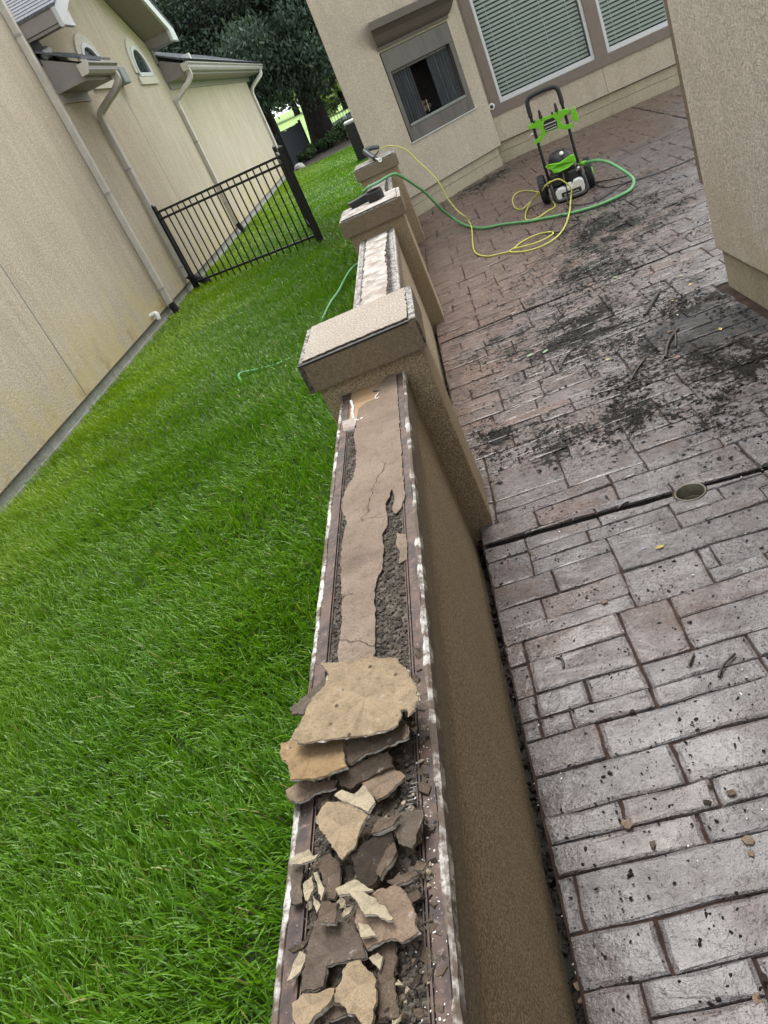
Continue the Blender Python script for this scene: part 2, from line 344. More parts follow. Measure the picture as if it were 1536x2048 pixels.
# wet stamped concrete
def patio_mat(name, grout=False):
    k = NT(name); k.pos = k.geo.outputs['Position']
    x, y, z = k.sep()
    big = k.noise(.9, 4, .6); mid = k.noise(11, 5, .72); fine = k.noise(55, 4, .8); spk = k.vor(60); spk2 = k.vor(33)
    # cleaned rosy strip beside the wall, sky reflection painted as grey toward the middle and near end
    warm = k.math('ADD', k.math('MULTIPLY', k.math('SUBTRACT', y, 2.9), .30), k.math('MULTIPLY', k.math('SUBTRACT', .45, x), .55))
    warm = k.math('ADD', warm, k.math('MULTIPLY', k.math('SUBTRACT', big, .5), 2.2))
    wf = k.ramp(warm, [(0, 0), (.9, 1)])
    grey = k.mix(k.ramp(mid, [(.32, 0), (.68, 1)]), (.128,.117,.117), (.245,.230,.231))
    rosy = k.mix(k.ramp(mid, [(.32, 0), (.68, 1)]), (.120,.073,.056), (.212,.142,.112))
    oi = k.n('ShaderNodeObjectInfo').outputs['Random']
    c0 = k.mix(k.math('MINIMUM', k.math('ADD', wf, k.ramp(oi, [(.7, 0), (1, .22)])), 1.0), grey, rosy)
    c0 = k.mix(1, c0, k.ramp(oi, [(0, (.86,.86,.87)), (.5, (1,1,1)), (1, (1.0,.95,.93))]), 'MULTIPLY')
    c0 = k.mix(k.ramp(fine, [(.36, .55), (.46, 0)]), c0, (.034,.028,.027))
    c0 = k.mix(k.ramp(fine, [(.58, 0), (.70, .4)]), c0, (.36,.355,.36))
    c0 = k.mix(k.ramp(spk, [(.09, .7), (.15, 0)]), c0, (.03,.024,.022))
    c0 = k.mix(k.ramp(k.noise(3.1, 4, .65), [(.50, 0), (.66, .65)]), c0, (.125,.080,.064)); c0 = k.mix(k.ramp(k.noise(6.3, 4, .7), [(.55, 0), (.68, .5)]), c0, (.075,.066,.064))
    # black mud: two smears with ragged outlines
    def blob(cx, cy, rx, ry, rot):
        cs, sn = math.cos(rot), math.sin(rot)
        dx = k.math('SUBTRACT', x, cx); dy = k.math('SUBTRACT', y, cy)
        u = k.math('DIVIDE', k.math('ADD', k.math('MULTIPLY', dx, cs), k.math('MULTIPLY', dy, sn)), rx)
        v = k.math('DIVIDE', k.math('SUBTRACT', k.math('MULTIPLY', dy, cs), k.math('MULTIPLY', dx, sn)), ry)
        return k.math('SUBTRACT', 1.0, k.math('SQRT', k.math('ADD', k.math('MULTIPLY', u, u), k.math('MULTIPLY', v, v))))
    m = blob(.95, 3.35, .62, .95, R(20))
    for b in ((.35, 3.15, .62, .30, R(-3)), (1.02, 4.1, .35, .5, R(-30)), (.55, 4.3, .75, .85, R(25)), (1.25, 6.2, .7, 1.1, R(-20)), (.75, 10.3, .75, .45, R(35)), (-.1, 3.35, .2, .25, 0), (.9, 5.3, .7, .5, 0)):
        m = k.math('MAXIMUM', m, blob(*b))
    rag = k.math('ADD', k.math('MULTIPLY', k.math('SUBTRACT', k.noise(4.6, 5, .75), .5), 4.4), k.math('MULTIPLY', k.math('SUBTRACT', k.noise(36, 4, .8), .5), 4.2))
    mm = k.math('ADD', k.math('MULTIPLY', m, .95), k.math('ADD', rag, .16))
    film = k.ramp(mm, [(.15, 0), (.80, .5)]); mud = k.ramp(mm, [(.72, 0), (.88, 1)])
    c0 = k.mix(film, c0, (.030,.027,.026)); c0 = k.mix(mud, c0, (.006,.0052,.005))
    sl = k.math('ADD', k.math('MULTIPLY', blob(1.10, 3.72, .42, .30, R(-25)), 2.0), k.math('MULTIPLY', k.math('SUBTRACT', k.noise(5, 5, .7), .5), 2.4))
    slm = k.ramp(sl, [(.30, 0), (.42, .9)]); c0 = k.mix(slm, c0, (.040,.039,.040))
    # wet sheen
    rgh = k.math('ADD', .12, k.math('MULTIPLY', k.ramp(k.noise(3.2, 5, .6), [(.35, 0), (.7, 1)]), .30))
    if grout:
        c0 = k.mix(k.ramp(mid, [(.35, 0), (.65, 1)]), (.020,.011,.008), (.050,.028,.020)); c0 = k.mix(film, c0, (.009,.008,.007)); rgh = .85
        k.bump(fine, .6, .004)
    else:
        h = k.math('ADD', k.math('MULTIPLY', mid, 1.5), k.math('MULTIPLY', fine, .9)); h = k.math('SUBTRACT', h, k.math('MULTIPLY', k.ramp(spk, [(.08, 1), (.18, 0)]), .5))
        k.bump(k.math('ADD', h, k.math('MULTIPLY', k.noise(5.5, 5, .7, vec=k.map((1, 1.8, 1))), 2.2)), .9, .018)
    if not grout:
        k.set(k.b.inputs['Coat Weight'], k.ramp(k.noise(2.1, 4, .65), [(.36, .10), (.64, .42)])); k.b.inputs['Coat Roughness'].default_value = .18
        soft = k.n('ShaderNodeBump', Strength=.4, Distance=.012); k.t.links.new(mid, soft.inputs['Height']); k.t.links.new(soft.outputs[0], k.b.inputs['Coat Normal'])
    MATS[name] = k.fin(c0, rgh, spec=(.2 if grout else k.math('SUBTRACT', .5, k.math('MULTIPLY', mud, .35)))); return k.mat
M_patio = patio_mat('stamped_concrete'); M_grout = patio_mat('grout', True)
M_mud = plain('mud', (.006,.005,.0045), .7, var=.5, scale=50, bump=.5); M_mud.node_tree.nodes['Principled BSDF'].inputs['Specular IOR Level'].default_value = .2
M_crumb = chalky('crumbs', (.004,.0035,.003), (.020,.016,.013), 12); M_crumb.node_tree.nodes['Principled BSDF'].inputs['Specular IOR Level'].default_value = .3
# vegetation
def leafmat(name, c, c2, trans=.35, rough=.4, yl=None):
    k = NT(name); a = k.n('ShaderNodeAttribute', attribute_name='var'); f = a.outputs['Fac']
    c0 = k.mix(f, c, c2)
    if name == 'grass_blades': c0 = k.mix(k.ramp(f, [(.985, 0), (.99, .8)]), c0, (.30,.24,.10))
    if yl: c0 = k.mix(k.math('MULTIPLY', k.ramp(k.noise(.9, 3, .5), [(.35, .3), (.62, yl[1])]), k.ramp(k.math('MULTIPLY', k.math('ADD', k.sep()[0], 2.2), -.55), [(0, .15), (1, 1)])), c0, yl[0])
    k.fin(c0, rough, spec=.38)
    tr = k.n('ShaderNodeBsdfTranslucent'); k.t.links.new(k.mix(1, c0, (1.25, 1.3, .6), 'MULTIPLY'), tr.inputs['Color'])
    mx = k.n('ShaderNodeMixShader'); mx.inputs[0].default_value = trans
    k.t.links.new(k.b.outputs[0], mx.inputs[1]); k.t.links.new(tr.outputs[0], mx.inputs[2]); k.t.links.new(mx.outputs[0], k.out.inputs[0])
    MATS[name] = k.mat; return k.mat
k = None
M_grass = leafmat('grass_blades', (.033,.118,.004), (.115,.272,.008), .30, .46, yl=((.26,.38,.010), .75))
M_oak = leafmat('oak_leaves', (.016,.031,.019), (.048,.076,.046), .2, .6)
M_shrub = leafmat('shrub_leaves', (.022,.050,.018), (.07,.12,.04), .25, .5)
M_lime = leafmat('bank_leaves', (.10,.15,.03), (.26,.30,.08), .3, .6)
M_bark = NT('bark'); k = M_bark; n1 = k.noise(6, 5, .7, vec=k.map((3, 3, .6)))
k.bump(n1, .8, .03); M_bark = k.fin(k.mix(k.ramp(n1, [(.35, 0), (.65, 1)]), (.010,.0085,.008), (.030,.026,.023)), .95, spec=.1)
M_lawnsoil = chalky('lawn_soil', (.012,.022,.006), (.035,.05,.012), 25)
M_leafd = {'y': plain('fallen_leaf_yellow', (.36,.28,.06), .6, var=.2), 'g': plain('fallen_leaf_green', (.16,.24,.10), .6, var=.2), 'o': plain('fallen_leaf_orange', (.22,.085,.025), .6, var=.2)}
M_twig = plain('wet_twig', (.022,.016,.012), .6, var=.4, scale=60, bump=.5)
k = NT('pond_water'); k.bump(k.noise(3, 3, .5, vec=k.map((.5, 2, 1))), .05, .05); M_water = k.fin((.10,.13,.13), .06, spec=.9)
k = NT('far_grass'); n1 = k.noise(.35, 5, .6); n2 = k.noise(9, 3, .6)
c0 = k.mix(k.ramp(n1, [(.35, 0), (.65, 1)]), (.10,.175,.022), (.14,.225,.03)); M_fargrass = k.fin(k.mix(k.ramp(n2, [(.3, .4), (.6, 0)]), c0, (.08,.15,.02)), .9)

FRAGS = [
  ('large tan stucco slab with dark specks, topmost on the pile', 'tan', 75, 9, (3, 2), [(-468, 1073), (-445, 1063), (-414, 1057), (-379, 1052), (-320, 1032), (-319, 1019), (-307, 1000), (-299, 973), (-292, 955), (-289, 922), (-297, 904), (-307, 894), (-309, 908), (-320, 911), (-326, 879), (-347, 875), (-367, 876), (-404, 884), (-454, 892), (-501, 902), (-517, 920), (-497, 964), (-483, 998), (-460, 1017), (-452, 1039)]),
  ('orange tan stucco slab jutting over the lawn under the topmost slab', 'orange', 52, 11, (-4, 3), [(-553, 942), (-533, 946), (-492, 944), (-434, 922), (-428, 867), (-422, 847), (-444, 843), (-480, 840), (-522, 851), (-532, 888), (-549, 911)]),
  ('brown stucco slab with a white broken edge beneath the topmost slab', 'brown', 46, 10, (4, -2), [(-451, 923), (-373, 904), (-322, 908), (-318, 873), (-347, 871), (-390, 868), (-425, 861), (-438, 880)]),
  ('dark brown stucco strip with a splintered lower edge in the pile', 'dark', 32, 9, (6, 0), [(-450, 853), (-430, 868), (-358, 871), (-351, 838), (-375, 835), (-407, 829), (-425, 822), (-444, 834)]),
  ('small reddish tan stucco slab on the patio side of the pile', 'tan2', 24, 10, (5, 4), [(-411, 836), (-354, 844), (-335, 820), (-375, 795), (-384, 792), (-402, 815)]),
  ('narrow tan stucco strip at the lawn side below the orange slab', 'tan2', 22, 9, (0, 5), [(-548, 863), (-533, 871), (-459, 860), (-458, 842), (-496, 844), (-513, 832), (-536, 839)]),
  ('weathered grey brown board scrap sticking out over the lawn edge', 'grey', 30, 10, (0, 0), [(-559, 1047), (-529, 1070), (-485, 1104), (-476, 1086), (-505, 1052), (-521, 1021), (-551, 1031)]),
  ('diamond shaped tan stucco piece with a white lower point', 'tan', 45, 9, (3, -3), [(-475, 776), (-458, 795), (-424, 786), (-403, 765), (-387, 748), (-397, 732), (-411, 702), (-428, 688), (-437, 698), (-455, 730), (-469, 754)]),
  ('cream stucco piece lying on the upper edge of the diamond', 'cream', 52, 7, (2, 3), [(-442, 797), (-429, 802), (-409, 790), (-393, 801), (-381, 781), (-375, 765), (-385, 751), (-397, 761), (-418, 777), (-434, 788)]),
  ('grey brown stucco piece beside the strip of metal lath teeth', 'grey', 28, 10, (4, 2), [(-390, 744), (-381, 752), (-350, 749), (-330, 752), (-309, 747), (-307, 736), (-315, 721), (-328, 692), (-349, 702), (-357, 725)]),
  ('short brown stucco lump with a white broken rim', 'brown', 40, 14, (0, -6), [(-386, 723), (-381, 737), (-363, 738), (-337, 736), (-349, 724), (-368, 720)]),
  ('big dark mud caked stucco chunk below the diamond', 'mud', 34, 18, (-3, 4), [(-418, 701), (-403, 712), (-384, 723), (-356, 724), (-353, 706), (-371, 671), (-377, 651), (-389, 640), (-408, 656)]),
  ('upright brown stucco wedge beside the mud caked chunk', 'brown', 38, 14, (0, 6), [(-364, 689), (-351, 699), (-348, 685), (-357, 668), (-372, 647), (-377, 658)]),
  ('small cream chip in the left channel, nearest the brown strips', 'cream', 26, 6, (3, 0), [(-524, 727), (-514, 732), (-492, 736), (-484, 722), (-476, 724), (-480, 717), (-504, 715), (-520, 720)]),
  ('flat olive brown strip along the left channel', 'grey', 10, 7, (0, 0), [(-529, 729), (-507, 727), (-509, 690), (-504, 663), (-524, 667)]),
  ('reddish brown stucco strip with a white paint dab', 'brown', 14, 9, (0, 0), [(-484, 726), (-463, 731), (-447, 709), (-444, 675), (-452, 652), (-472, 656), (-466, 676), (-476, 700)]),
  ('upright cream sliver beside a whitish one', 'cream', 22, 6, (4, 3), [(-499, 683), (-485, 693), (-482, 674), (-490, 656), (-494, 658)]),
  ('long whitish sliver leaning by the reddish brown strip', 'cream', 26, 6, (0, -4), [(-483, 696), (-477, 696), (-462, 663), (-466, 647), (-473, 668)]),
  ('tiny cream splinter below the two slivers', 'cream', 18, 5, (0, 0), [(-484, 664), (-474, 654), (-471, 647), (-475, 636), (-479, 644)]),
  ('cream stucco flake above the long cream wedge', 'cream', 40, 7, (-3, 2), [(-438, 648), (-427, 652), (-410, 656), (-399, 647), (-381, 633), (-400, 635), (-421, 637), (-433, 638)]),
  ('long cream wedge lying across the broad tan slab', 'cream', 44, 9, (3, 3), [(-416, 635), (-403, 635), (-382, 620), (-364, 604), (-352, 584), (-355, 582), (-376, 596), (-393, 598), (-400, 612)]),
  ('broad tan slab with a thick white edge at the bottom of the pile', 'tan2', 30, 11, (2, -2), [(-415, 605), (-406, 625), (-385, 637), (-354, 638), (-344, 631), (-336, 614), (-328, 596), (-326, 576), (-323, 567), (-345, 559), (-359, 567), (-395, 564), (-407, 585)]),
  ('pale cream chip on the broad tan slab', 'cream', 38, 5, (0, 0), [(-404, 594), (-391, 589), (-378, 571), (-399, 574)]),
  ('small cream flake tucked under the long cream wedge', 'cream', 24, 5, (0, 0), [(-436, 620), (-431, 630), (-417, 629), (-424, 620), (-433, 615)]),
  ('large grey brown slab at the bottom left of the pile', 'greybrown', 22, 9, (1, 1), [(-476, 621), (-461, 622), (-443, 615), (-416, 603), (-402, 570), (-399, 556), (-428, 557), (-455, 558), (-457, 533), (-469, 531), (-488, 533), (-486, 574)]),
  ('blue stained brown block standing on the grey brown slab', 'brown', 42, 12, (2, 0), [(-459, 622), (-457, 634), (-432, 626), (-435, 599), (-450, 601), (-460, 608)]),
  ('rounded cream chip between the brown strip and the tan wedge', 'cream', 18, 6, (0, 0), [(-397, 557), (-384, 561), (-377, 554), (-381, 539), (-392, 549)]),
  ('yellowish tan stucco wedge with a white left edge', 'tan', 26, 9, (2, 1), [(-423, 552), (-405, 552), (-394, 539), (-382, 523), (-384, 498), (-391, 472), (-439, 510), (-436, 523)]),
  ('tan piece with a broad white face at the lawn corner', 'tan', 30, 12, (-2, 2), [(-495, 516), (-481, 526), (-436, 524), (-441, 511), (-469, 487), (-487, 490)]),
  ('long brown stucco strip running out at the bottom centre', 'brown', 12, 9, (0, 0), [(-385, 572), (-363, 574), (-364, 526), (-359, 481), (-385, 485), (-387, 515)]),
  ('thin brown sliver propped above the broad tan slab', 'brown', 30, 9, (0, 5), [(-365, 646), (-347, 650), (-322, 651), (-320, 646), (-351, 637)]),
  ('little square brown chip near the patio side bead', 'brown', 16, 10, (0, 0), [(-332, 667), (-326, 677), (-311, 669), (-318, 659)]),
  ('white splintered sliver in the left channel', 'cream', 14, 6, (0, 0), [(-516, 556), (-511, 566), (-500, 592), (-491, 586), (-492, 572), (-502, 560)]),
  ('twig like brown splinter in the left channel', 'dark', 16, 7, (0, 0), [(-517, 597), (-499, 600), (-481, 618), (-478, 614), (-495, 593), (-511, 590)]),
  ('dull brown fragment at the frame edge between two white edged pieces', 'brown', 14, 8, (0, 0), [(-457, 503), (-445, 513), (-426, 500), (-448, 495)]),
]
SKIN=[(-319, 2657), (-318, 2351), (-317, 1897), (-314, 1734), (-328, 1679), (-341, 1664), (-350, 1689), (-344, 1747), (-350, 1802), (-357, 1765), (-371, 1732), (-365, 1672), (-365, 1627), (-380, 1588), (-375, 1532), (-379, 1443), (-393, 1407), (-399, 1369), (-396, 1248), (-397, 1151), (-397, 1081), (-475, 1114), (-479, 1223), (-474, 1286), (-477, 1365), (-486, 1479), (-488, 1601), (-485, 1689), (-478, 1708), (-496, 1794), (-499, 1847), (-487, 1912), (-469, 1955), (-462, 2020), (-463, 2116), (-477, 2267), (-467, 2398), (-467, 2466), (-432, 2501), (-385, 2493), (-385, 2560), (-412, 2588), (-378, 2631), (-347, 2687)]
SKIN_B=[(-341, 1574), (-317, 1552), (-318, 1445), (-339, 1439), (-335, 1475), (-344, 1527)]
SKIN_C=[(-524, 2410), (-467, 2405), (-469, 2309), (-514, 2324)]

# ------------------------------------------------------------------ ground, lawn, water
def hgt(x, y):
    t = min(max((y-36)/9, 0), 1); t = t*t*(3-2*t)
    h = -.12-.93*t
    if y > 120: h += min((y-120)*.011, 3.5)
    return h
xs = [-400,-150,-60,-30,-15,-8,-4,-1,3,8,15,30,60,150,400]; ys = [-80,-20,0,12,24,30,36,37.5,39,40.5,42,43.5,45,60,90,120,160,220,300,420,700]
b = MB(); vs = [(x,y,hgt(x,y)) for y in ys for x in xs]; nx = len(xs)
b.add(vs, [(j*nx+i, j*nx+i+1, (j+1)*nx+i+1, (j+1)*nx+i) for j in range(len(ys)-1) for i in range(nx-1)])
b.obj('ground', M_fargrass, smooth=True, kind='structure')
b = MB(); b.box(-4.16,-.5,-6,28.7,-.118,-.098); b.obj('lawn', M_lawnsoil, kind='structure')
b = MB()
vs = []; fs = []
for j in range(15):
    for i in range(19):
        x = -8+i*.72; y = 28.5+j*.6+.25*math.sin(i*.9)*(1 if j == 0 else 0)
        vs.append((x, y, -.085+.05*noise.noise((x*.8,y*.8,0))))
for j in range(14):
    for i in range(18): fs.append((j*19+i, j*19+i+1, (j+1)*19+i+1, (j+1)*19+i))
b.add(vs, fs); b.obj('mulch_bed', M_mulch, smooth=True, kind='structure')
b = MB(); b.prism([(-4.4,46),(-2,44.5),(6,44),(40,46),(60,100),(20,112),(-3,108),(-7,80)], -1.0, -.93); b.obj('pond', M_water, kind='structure')

# grass blades: real geometry, denser and finer towards the viewer
def grass(regions):
    allv = []; tri = []; quad = []; var = []; base = 0
    for (x0,x1,y0,y1,dens,wid,hmin,hmax) in regions:
        n = int((x1-x0)*(y1-y0)*dens)
        p = np.stack([rng.uniform(x0,x1,n), rng.uniform(y0,y1,n)], 1)
        # clumping and slow changes of length and lean
        ph = np.sin(p[:,0]*3.1+1.3*np.sin(p[:,1]*2.3))+np.sin(p[:,1]*2.7+1.7*np.sin(p[:,0]*1.9+1))
        pat = np.sin(p[:,0]*9+2*np.sin(p[:,1]*5))*np.sin(p[:,1]*8+2*np.sin(p[:,0]*6))
        h = rng.uniform(hmin,hmax,n)*(1+.08*ph+.12*pat)
        az = rng.normal(0,1.0,n)+.9*np.sin(p[:,0]*1.7+p[:,1]*1.1)+.8*np.sin(p[:,1]*4.2-p[:,0]*3)+R(200)
        lean = np.abs(rng.normal(.55,.32,n))
        w = wid*rng.uniform(.6,1.25,n)
        d = np.stack([np.cos(az),np.sin(az)],1); s = np.stack([-d[:,1],d[:,0]],1)
        tw = rng.uniform(-.9,.9,n); s = s*np.cos(tw)[:,None]+d*np.sin(tw)[:,None]
        z0 = np.full(n,-.105)
        def pt(t, k, wf):
            c = p+d*(h*np.sin(np.minimum(lean,1.35))*t**1.7)[:,None]
            z = z0+h*t*np.cos(np.minimum(lean,1.35)*t**.8)
            q = np.concatenate([c+s*(k*w*wf/2)[:,None], z[:,None]],1); return q
        o = np.ones(n)
        V = np.stack([pt(0*o,-1,.8*o),pt(0*o,1,.8*o),pt(.5*o,1,1*o),pt(.5*o,-1,1*o),pt(.82*o,1,.65*o),pt(.82*o,-1,.65*o),pt(1*o,0,0*o)],1)
        idx = base+7*np.arange(n)[:,None]
        quad.append(idx+np.array([0,1,2,3])); quad.append(idx+np.array([3,2,4,5])); tri.append(idx+np.array([5,4,6]))
        vv = np.clip(rng.normal(.42,.26,n)+.04*ph,0,1)
        edge = np.clip((-3.2-p[:,0])/.9,0,1); vv = np.clip(vv+.25*edge,0,1)
        allv.append(V.reshape(-1,3)); var.append(np.repeat(vv,7)); base += 7*n
    V = np.concatenate(allv)
    return big_mesh('grass', V, quad+tri, M_grass, attr={'var': np.concatenate(var)}, label='dense wet green lawn grass between the two houses', cat='grass', kind='stuff')
grass([(-4.12,-.545,-.6,1.0,2600,.0065,.08,.13),(-3.4,-.545,1.0,3.2,6500,.0062,.08,.135),(-4.12,-3.4,1.0,3.2,4000,.0065,.08,.13),
       (-4.12,-.545,3.2,5.5,4200,.0068,.07,.12),(-4.12,-.545,5.5,9,2600,.0080,.06,.10),
       (-4.12,-.545,9,15,1500,.0105,.05,.09),(-4.12,-.545,15,28.6,700,.016,.045,.08)])

# ------------------------------------------------------------------ patio: slab and stamped bricks
HC = (.513, 2.408); HR = .055
def arc(a0, a1, n=12, r=HR): return [(HC[0]+r*math.cos(a0+(a1-a0)*i/n), HC[1]+r*math.sin(a0+(a1-a0)*i/n)) for i in range(n+1)]
b = MB()
b.prism([(-.264,-2.5),(HC[0],-2.5)]+arc(-math.pi/2,-3*math.pi/2)+[(HC[0],11.3),(-.264,11.3)], -.2, -.010)
b.prism([(HC[0],11.3)]+arc(math.pi/2,-math.pi/2)+[(HC[0],-2.5),(5.4,-2.5),(5.4,11.3)], -.2, -.010)
patio = b.obj('patio', M_grout, kind='structure', label='grey and rosy stamped concrete patio with muddy patches')
def clip(poly, a, c):
    """keep the side a.p <= c"""
    out = []; n = len(poly)
    for i in range(n):
        p, q = poly[i], poly[(i+1)%n]; dp = a[0]*p[0]+a[1]*p[1]-c; dq = a[0]*q[0]+a[1]*q[1]-c
        if dp <= 0: out.append(p)
        if dp*dq < 0:
            t = dp/(dp-dq); out.append((p[0]+t*(q[0]-p[0]), p[1]+t*(q[1]-p[1])))
    return out
def area(p): return abs(sum(p[i][0]*p[(i+1)%len(p)][1]-p[(i+1)%len(p)][0]*p[i][1] for i in range(len(p))))/2 if len(p) > 2 else 0
def line(p, q): 
    dx, dy = q[0]-p[0], q[1]-p[1]; L = math.hypot(dx, dy); a = (-dy/L, dx/L); return a, a[0]*p[0]+a[1]*p[1]
joints = [(line((-.251,2.521),(.785,2.401)), .0155), (line((-.223,5.066),(1.551,4.959)), .0145), (line((-.163,8.559),(.457,8.526)), .012), (line((2.801,10.95),(2.75,8.86)), .007)]
PITCH = .1035; CELL = .1; NU, NV = 58, 136
occ = np.zeros((NV, NU), bool); rects = []; rr = random.Random(11)
for j in range(NV):
    i = 0
    while i < NU:
        if occ[j, i]: i += 1; continue
        free = 1
        while i+free < NU and not occ[j, i+free] and free < 5: free += 1
        h = 1
        L = rr.choices([1,2,3,4,5],[.7,3.4,4,2.4,.8])[0]
        if rr.random() < .085 and j+1 < NV: h = 2; L = rr.choice([2,2,3])
        L = min(L, free)
        if free-L == 1: L = free
        while h == 2 and occ[j+1, i:i+L].any(): h = 1
        occ[j:j+h, i:i+L] = True; rects.append((i, j, L, h)); i += L
ca, sa = math.cos(R(-1.5)), math.sin(R(-1.5))
def g2w(u, v): u = (u+.33*math.sin(u*2.3))*CELL-.32; v = (v+.22*math.sin(v*1.7))*PITCH-1.3; return (-.25+ca*u-sa*v, sa*u*1.0+ca*v)
polys = []
for (i, j, L, h) in rects:
    g = .014
    sh = 0
    P = [g2w(i+g+sh,j+g), g2w(i+L-g+sh,j+g), g2w(i+L-g+sh,j+h-g), g2w(i+g+sh,j+h-g)]
    if min(p[1] for p in P) < -1.2: continue
    parts = [P]
    for ((a, c), gap) in joints:
        nw = []
        for q in parts:
            if (a, c) == joints[3][0] and sum(p[1] for p in q)/len(q) < 8.55: nw.append(q); continue
            q1 = clip(q, a, c-gap); q2 = clip(q, (-a[0],-a[1]), -(c+gap))
            nw += [s for s in (q1, q2) if area(s) > 2.5e-4]
        parts = nw
    for q in parts:
        q = clip(q, (-1,0), .260)
        if len(q) < 3: continue
        q = clip(q, (1,0), 5.3); 
        if len(q) < 3: continue
        mx = max(p[0] for p in q); mn = min(p[1] for p in q)
        if mx > 1.285 and mn < 4.185:
            cy = sum(p[1] for p in q)/len(q); cx = sum(p[0] for p in q)/len(q)
            q = clip(q, (0,-1), -4.185) if (cy > 4.185 or cx > 1.4) else clip(q, (1,0), 1.285)
        q = clip(q, (.0444,.999), 11.15)
        if len(q) < 3 or area(q) < 3e-4: continue
        polys.append(q)
def hole_cut(q):
    x0, x1 = min(p[0] for p in q), max(p[0] for p in q); y0, y1 = min(p[1] for p in q), max(p[1] for p in q)
    return x0 < HC[0]+HR+.004 and x1 > HC[0]-HR-.004 and y0 < HC[1]+HR+.004 and y1 > HC[1]-HR-.004
def bore(o):
    c = MB().lathe([(HR+.003,-.1),(HR+.003,.1)], 40, M=Matrix.Translation((HC[0],HC[1],0))).obj('cutter', M_grout)
    md = o.modifiers.new('bore', 'BOOLEAN'); md.object = c; md.operation = 'DIFFERENCE'; md.solver = 'EXACT'
    me = bpy.data.meshes.new_from_object(o.evaluated_get(bpy.context.evaluated_depsgraph_get()))
    o.modifiers.clear(); o.data = me; bpy.data.objects.remove(c)
def brick_mesh(q, seed, mb, closed=False):
    rs = random.Random(seed); n0 = len(q); ring = []
    cx = sum(p[0] for p in q)/n0; cy = sum(p[1] for p in q)/n0
    for i in range(n0):
        a, c = Vector(q[i]), Vector(q[(i+1)%n0]); d = c-a; L = d.length
        if L < .004: continue
        nrm = Vector((-d.y, d.x))/L; m = 5 if L > .22 else 4 if L > .12 else 3 if L > .07 else (2 if L > .04 else 1)
        for t in range(m):
            off = rs.uniform(-.0020,.0020); ring.append(a+d*((t+(.05 if t == 0 and m > 1 else 0))/m)+nrm*off)
    ring = [p+Vector((.006*noise.noise((p.x*5,p.y*5,3)),.0065*noise.noise((p.x*6,p.y*4,8)))) if not closed else p for p in ring]
    n = len(ring); c0 = Vector((cx,cy)); zt = rs.uniform(-.003,.0015); tx, ty = rs.uniform(-.02,.02), rs.uniform(-.02,.02)
    vs = []
    for p in ring: vs.append((p.x,p.y,-.0125))
    for p in ring:
        d = c0-p; k = min(.45, .0030/max(d.length,.01)); q2 = p+d*k; vs.append((q2.x,q2.y,zt-.0025+tx*(p.x-cx)+ty*(p.y-cy)))
    for p in ring:
        d = c0-p; k = min(.6, .013/max(d.length,.02)); q2 = p+d*k; vs.append((q2.x,q2.y,zt+tx*(p.x-cx)+ty*(p.y-cy)+rs.uniform(-.001,.001)))
    fs = []
    for L_ in (0, 1):
        for i in range(n): fs.append((L_*n+i, L_*n+(i+1)%n, (L_+1)*n+(i+1)%n, (L_+1)*n+i))
    fs.append(tuple(2*n+i for i in range(n)))
    if closed: fs.append(tuple(range(n-1,-1,-1)))
    mb.add(vs, fs)
def near_key(q):
    cx = sum(p[0] for p in q)/len(q); cy = sum(p[1] for p in q)/len(q)
    v = Vector((cx,cy,-1.65)); z = v.dot(fw)
    if z < .1: return 1e9
    u, w = v.dot(rt)/z*1530.4, v.dot(up)/z*1530.4
    if abs(u) > 820 or abs(w) > 1080: return 1e8+cy
    return z
polys.sort(key=near_key)
M_joint = plain('joint_dirt_shade', (.0025,.0022,.002), .95); M_joint.node_tree.nodes['Principled BSDF'].inputs['Specular IOR Level'].default_value = .05  # black dirt, with the deep gap's shade put into the colour
rest = MB(); nb = 0
for idx, q in enumerate(polys):
    hq = hole_cut(q)
    if nb < 300 or hq:
        m = MB(); brick_mesh(q, idx, m, hq); o = m.obj('brick', M_patio, patio); nb += 1
        if hq: bore(o)
    else: brick_mesh(q, idx, rest)
rest.obj('brick_field', M_patio, patio, kind='stuff')
for (pa, pb, w_) in (((-.25,2.521),(.4555,2.4393),.030),((.571,2.4258),(1.285,2.343),.030),((-.25,5.0676),(2.6,4.896),.028),((-.25,8.5636),(2.7,8.40),.024),((2.80,11.0),(2.745,8.5),.014)):
    a_ = Vector((*pa,0)); d_ = Vector((*pb,0))-a_; MB(Matrix.Translation(a_) @ Matrix.Rotation(math.atan2(d_.y,d_.x),4,'Z')).box(0,d_.length,-w_/2,w_/2,-.05,-.0088).obj('joint_dark_strip', M_joint, patio)  # black strip painted in place of the shaded depth of each joint
# sleeve in the patio for a parasol pole
e = empty('drain_sleeve', (HC[0],HC[1],-.11), 'round sunken pipe sleeve set in the patio joint', 'drain')
Mt = Matrix.Translation((HC[0],HC[1],0))
M_pvc = plain('dirty_pvc', (.13,.12,.085), .45, var=.35, scale=40)
MB().lathe([(.0545,-.11),(.0545,.002),(.0515,.0035),(.0495,.001),(.0495,-.045),(.0490,-.11)], 40, 0, Mt, cap=False).obj('collar', M_pvc, e, smooth=True)
MB().lathe([(.0488,-.12),(.0488,-.05),(.0455,-.046),(.0435,-.05),(.043,-.12)], 40, 0, Mt, cap=False).obj('inner_pipe', M_pvc, e, smooth=True)

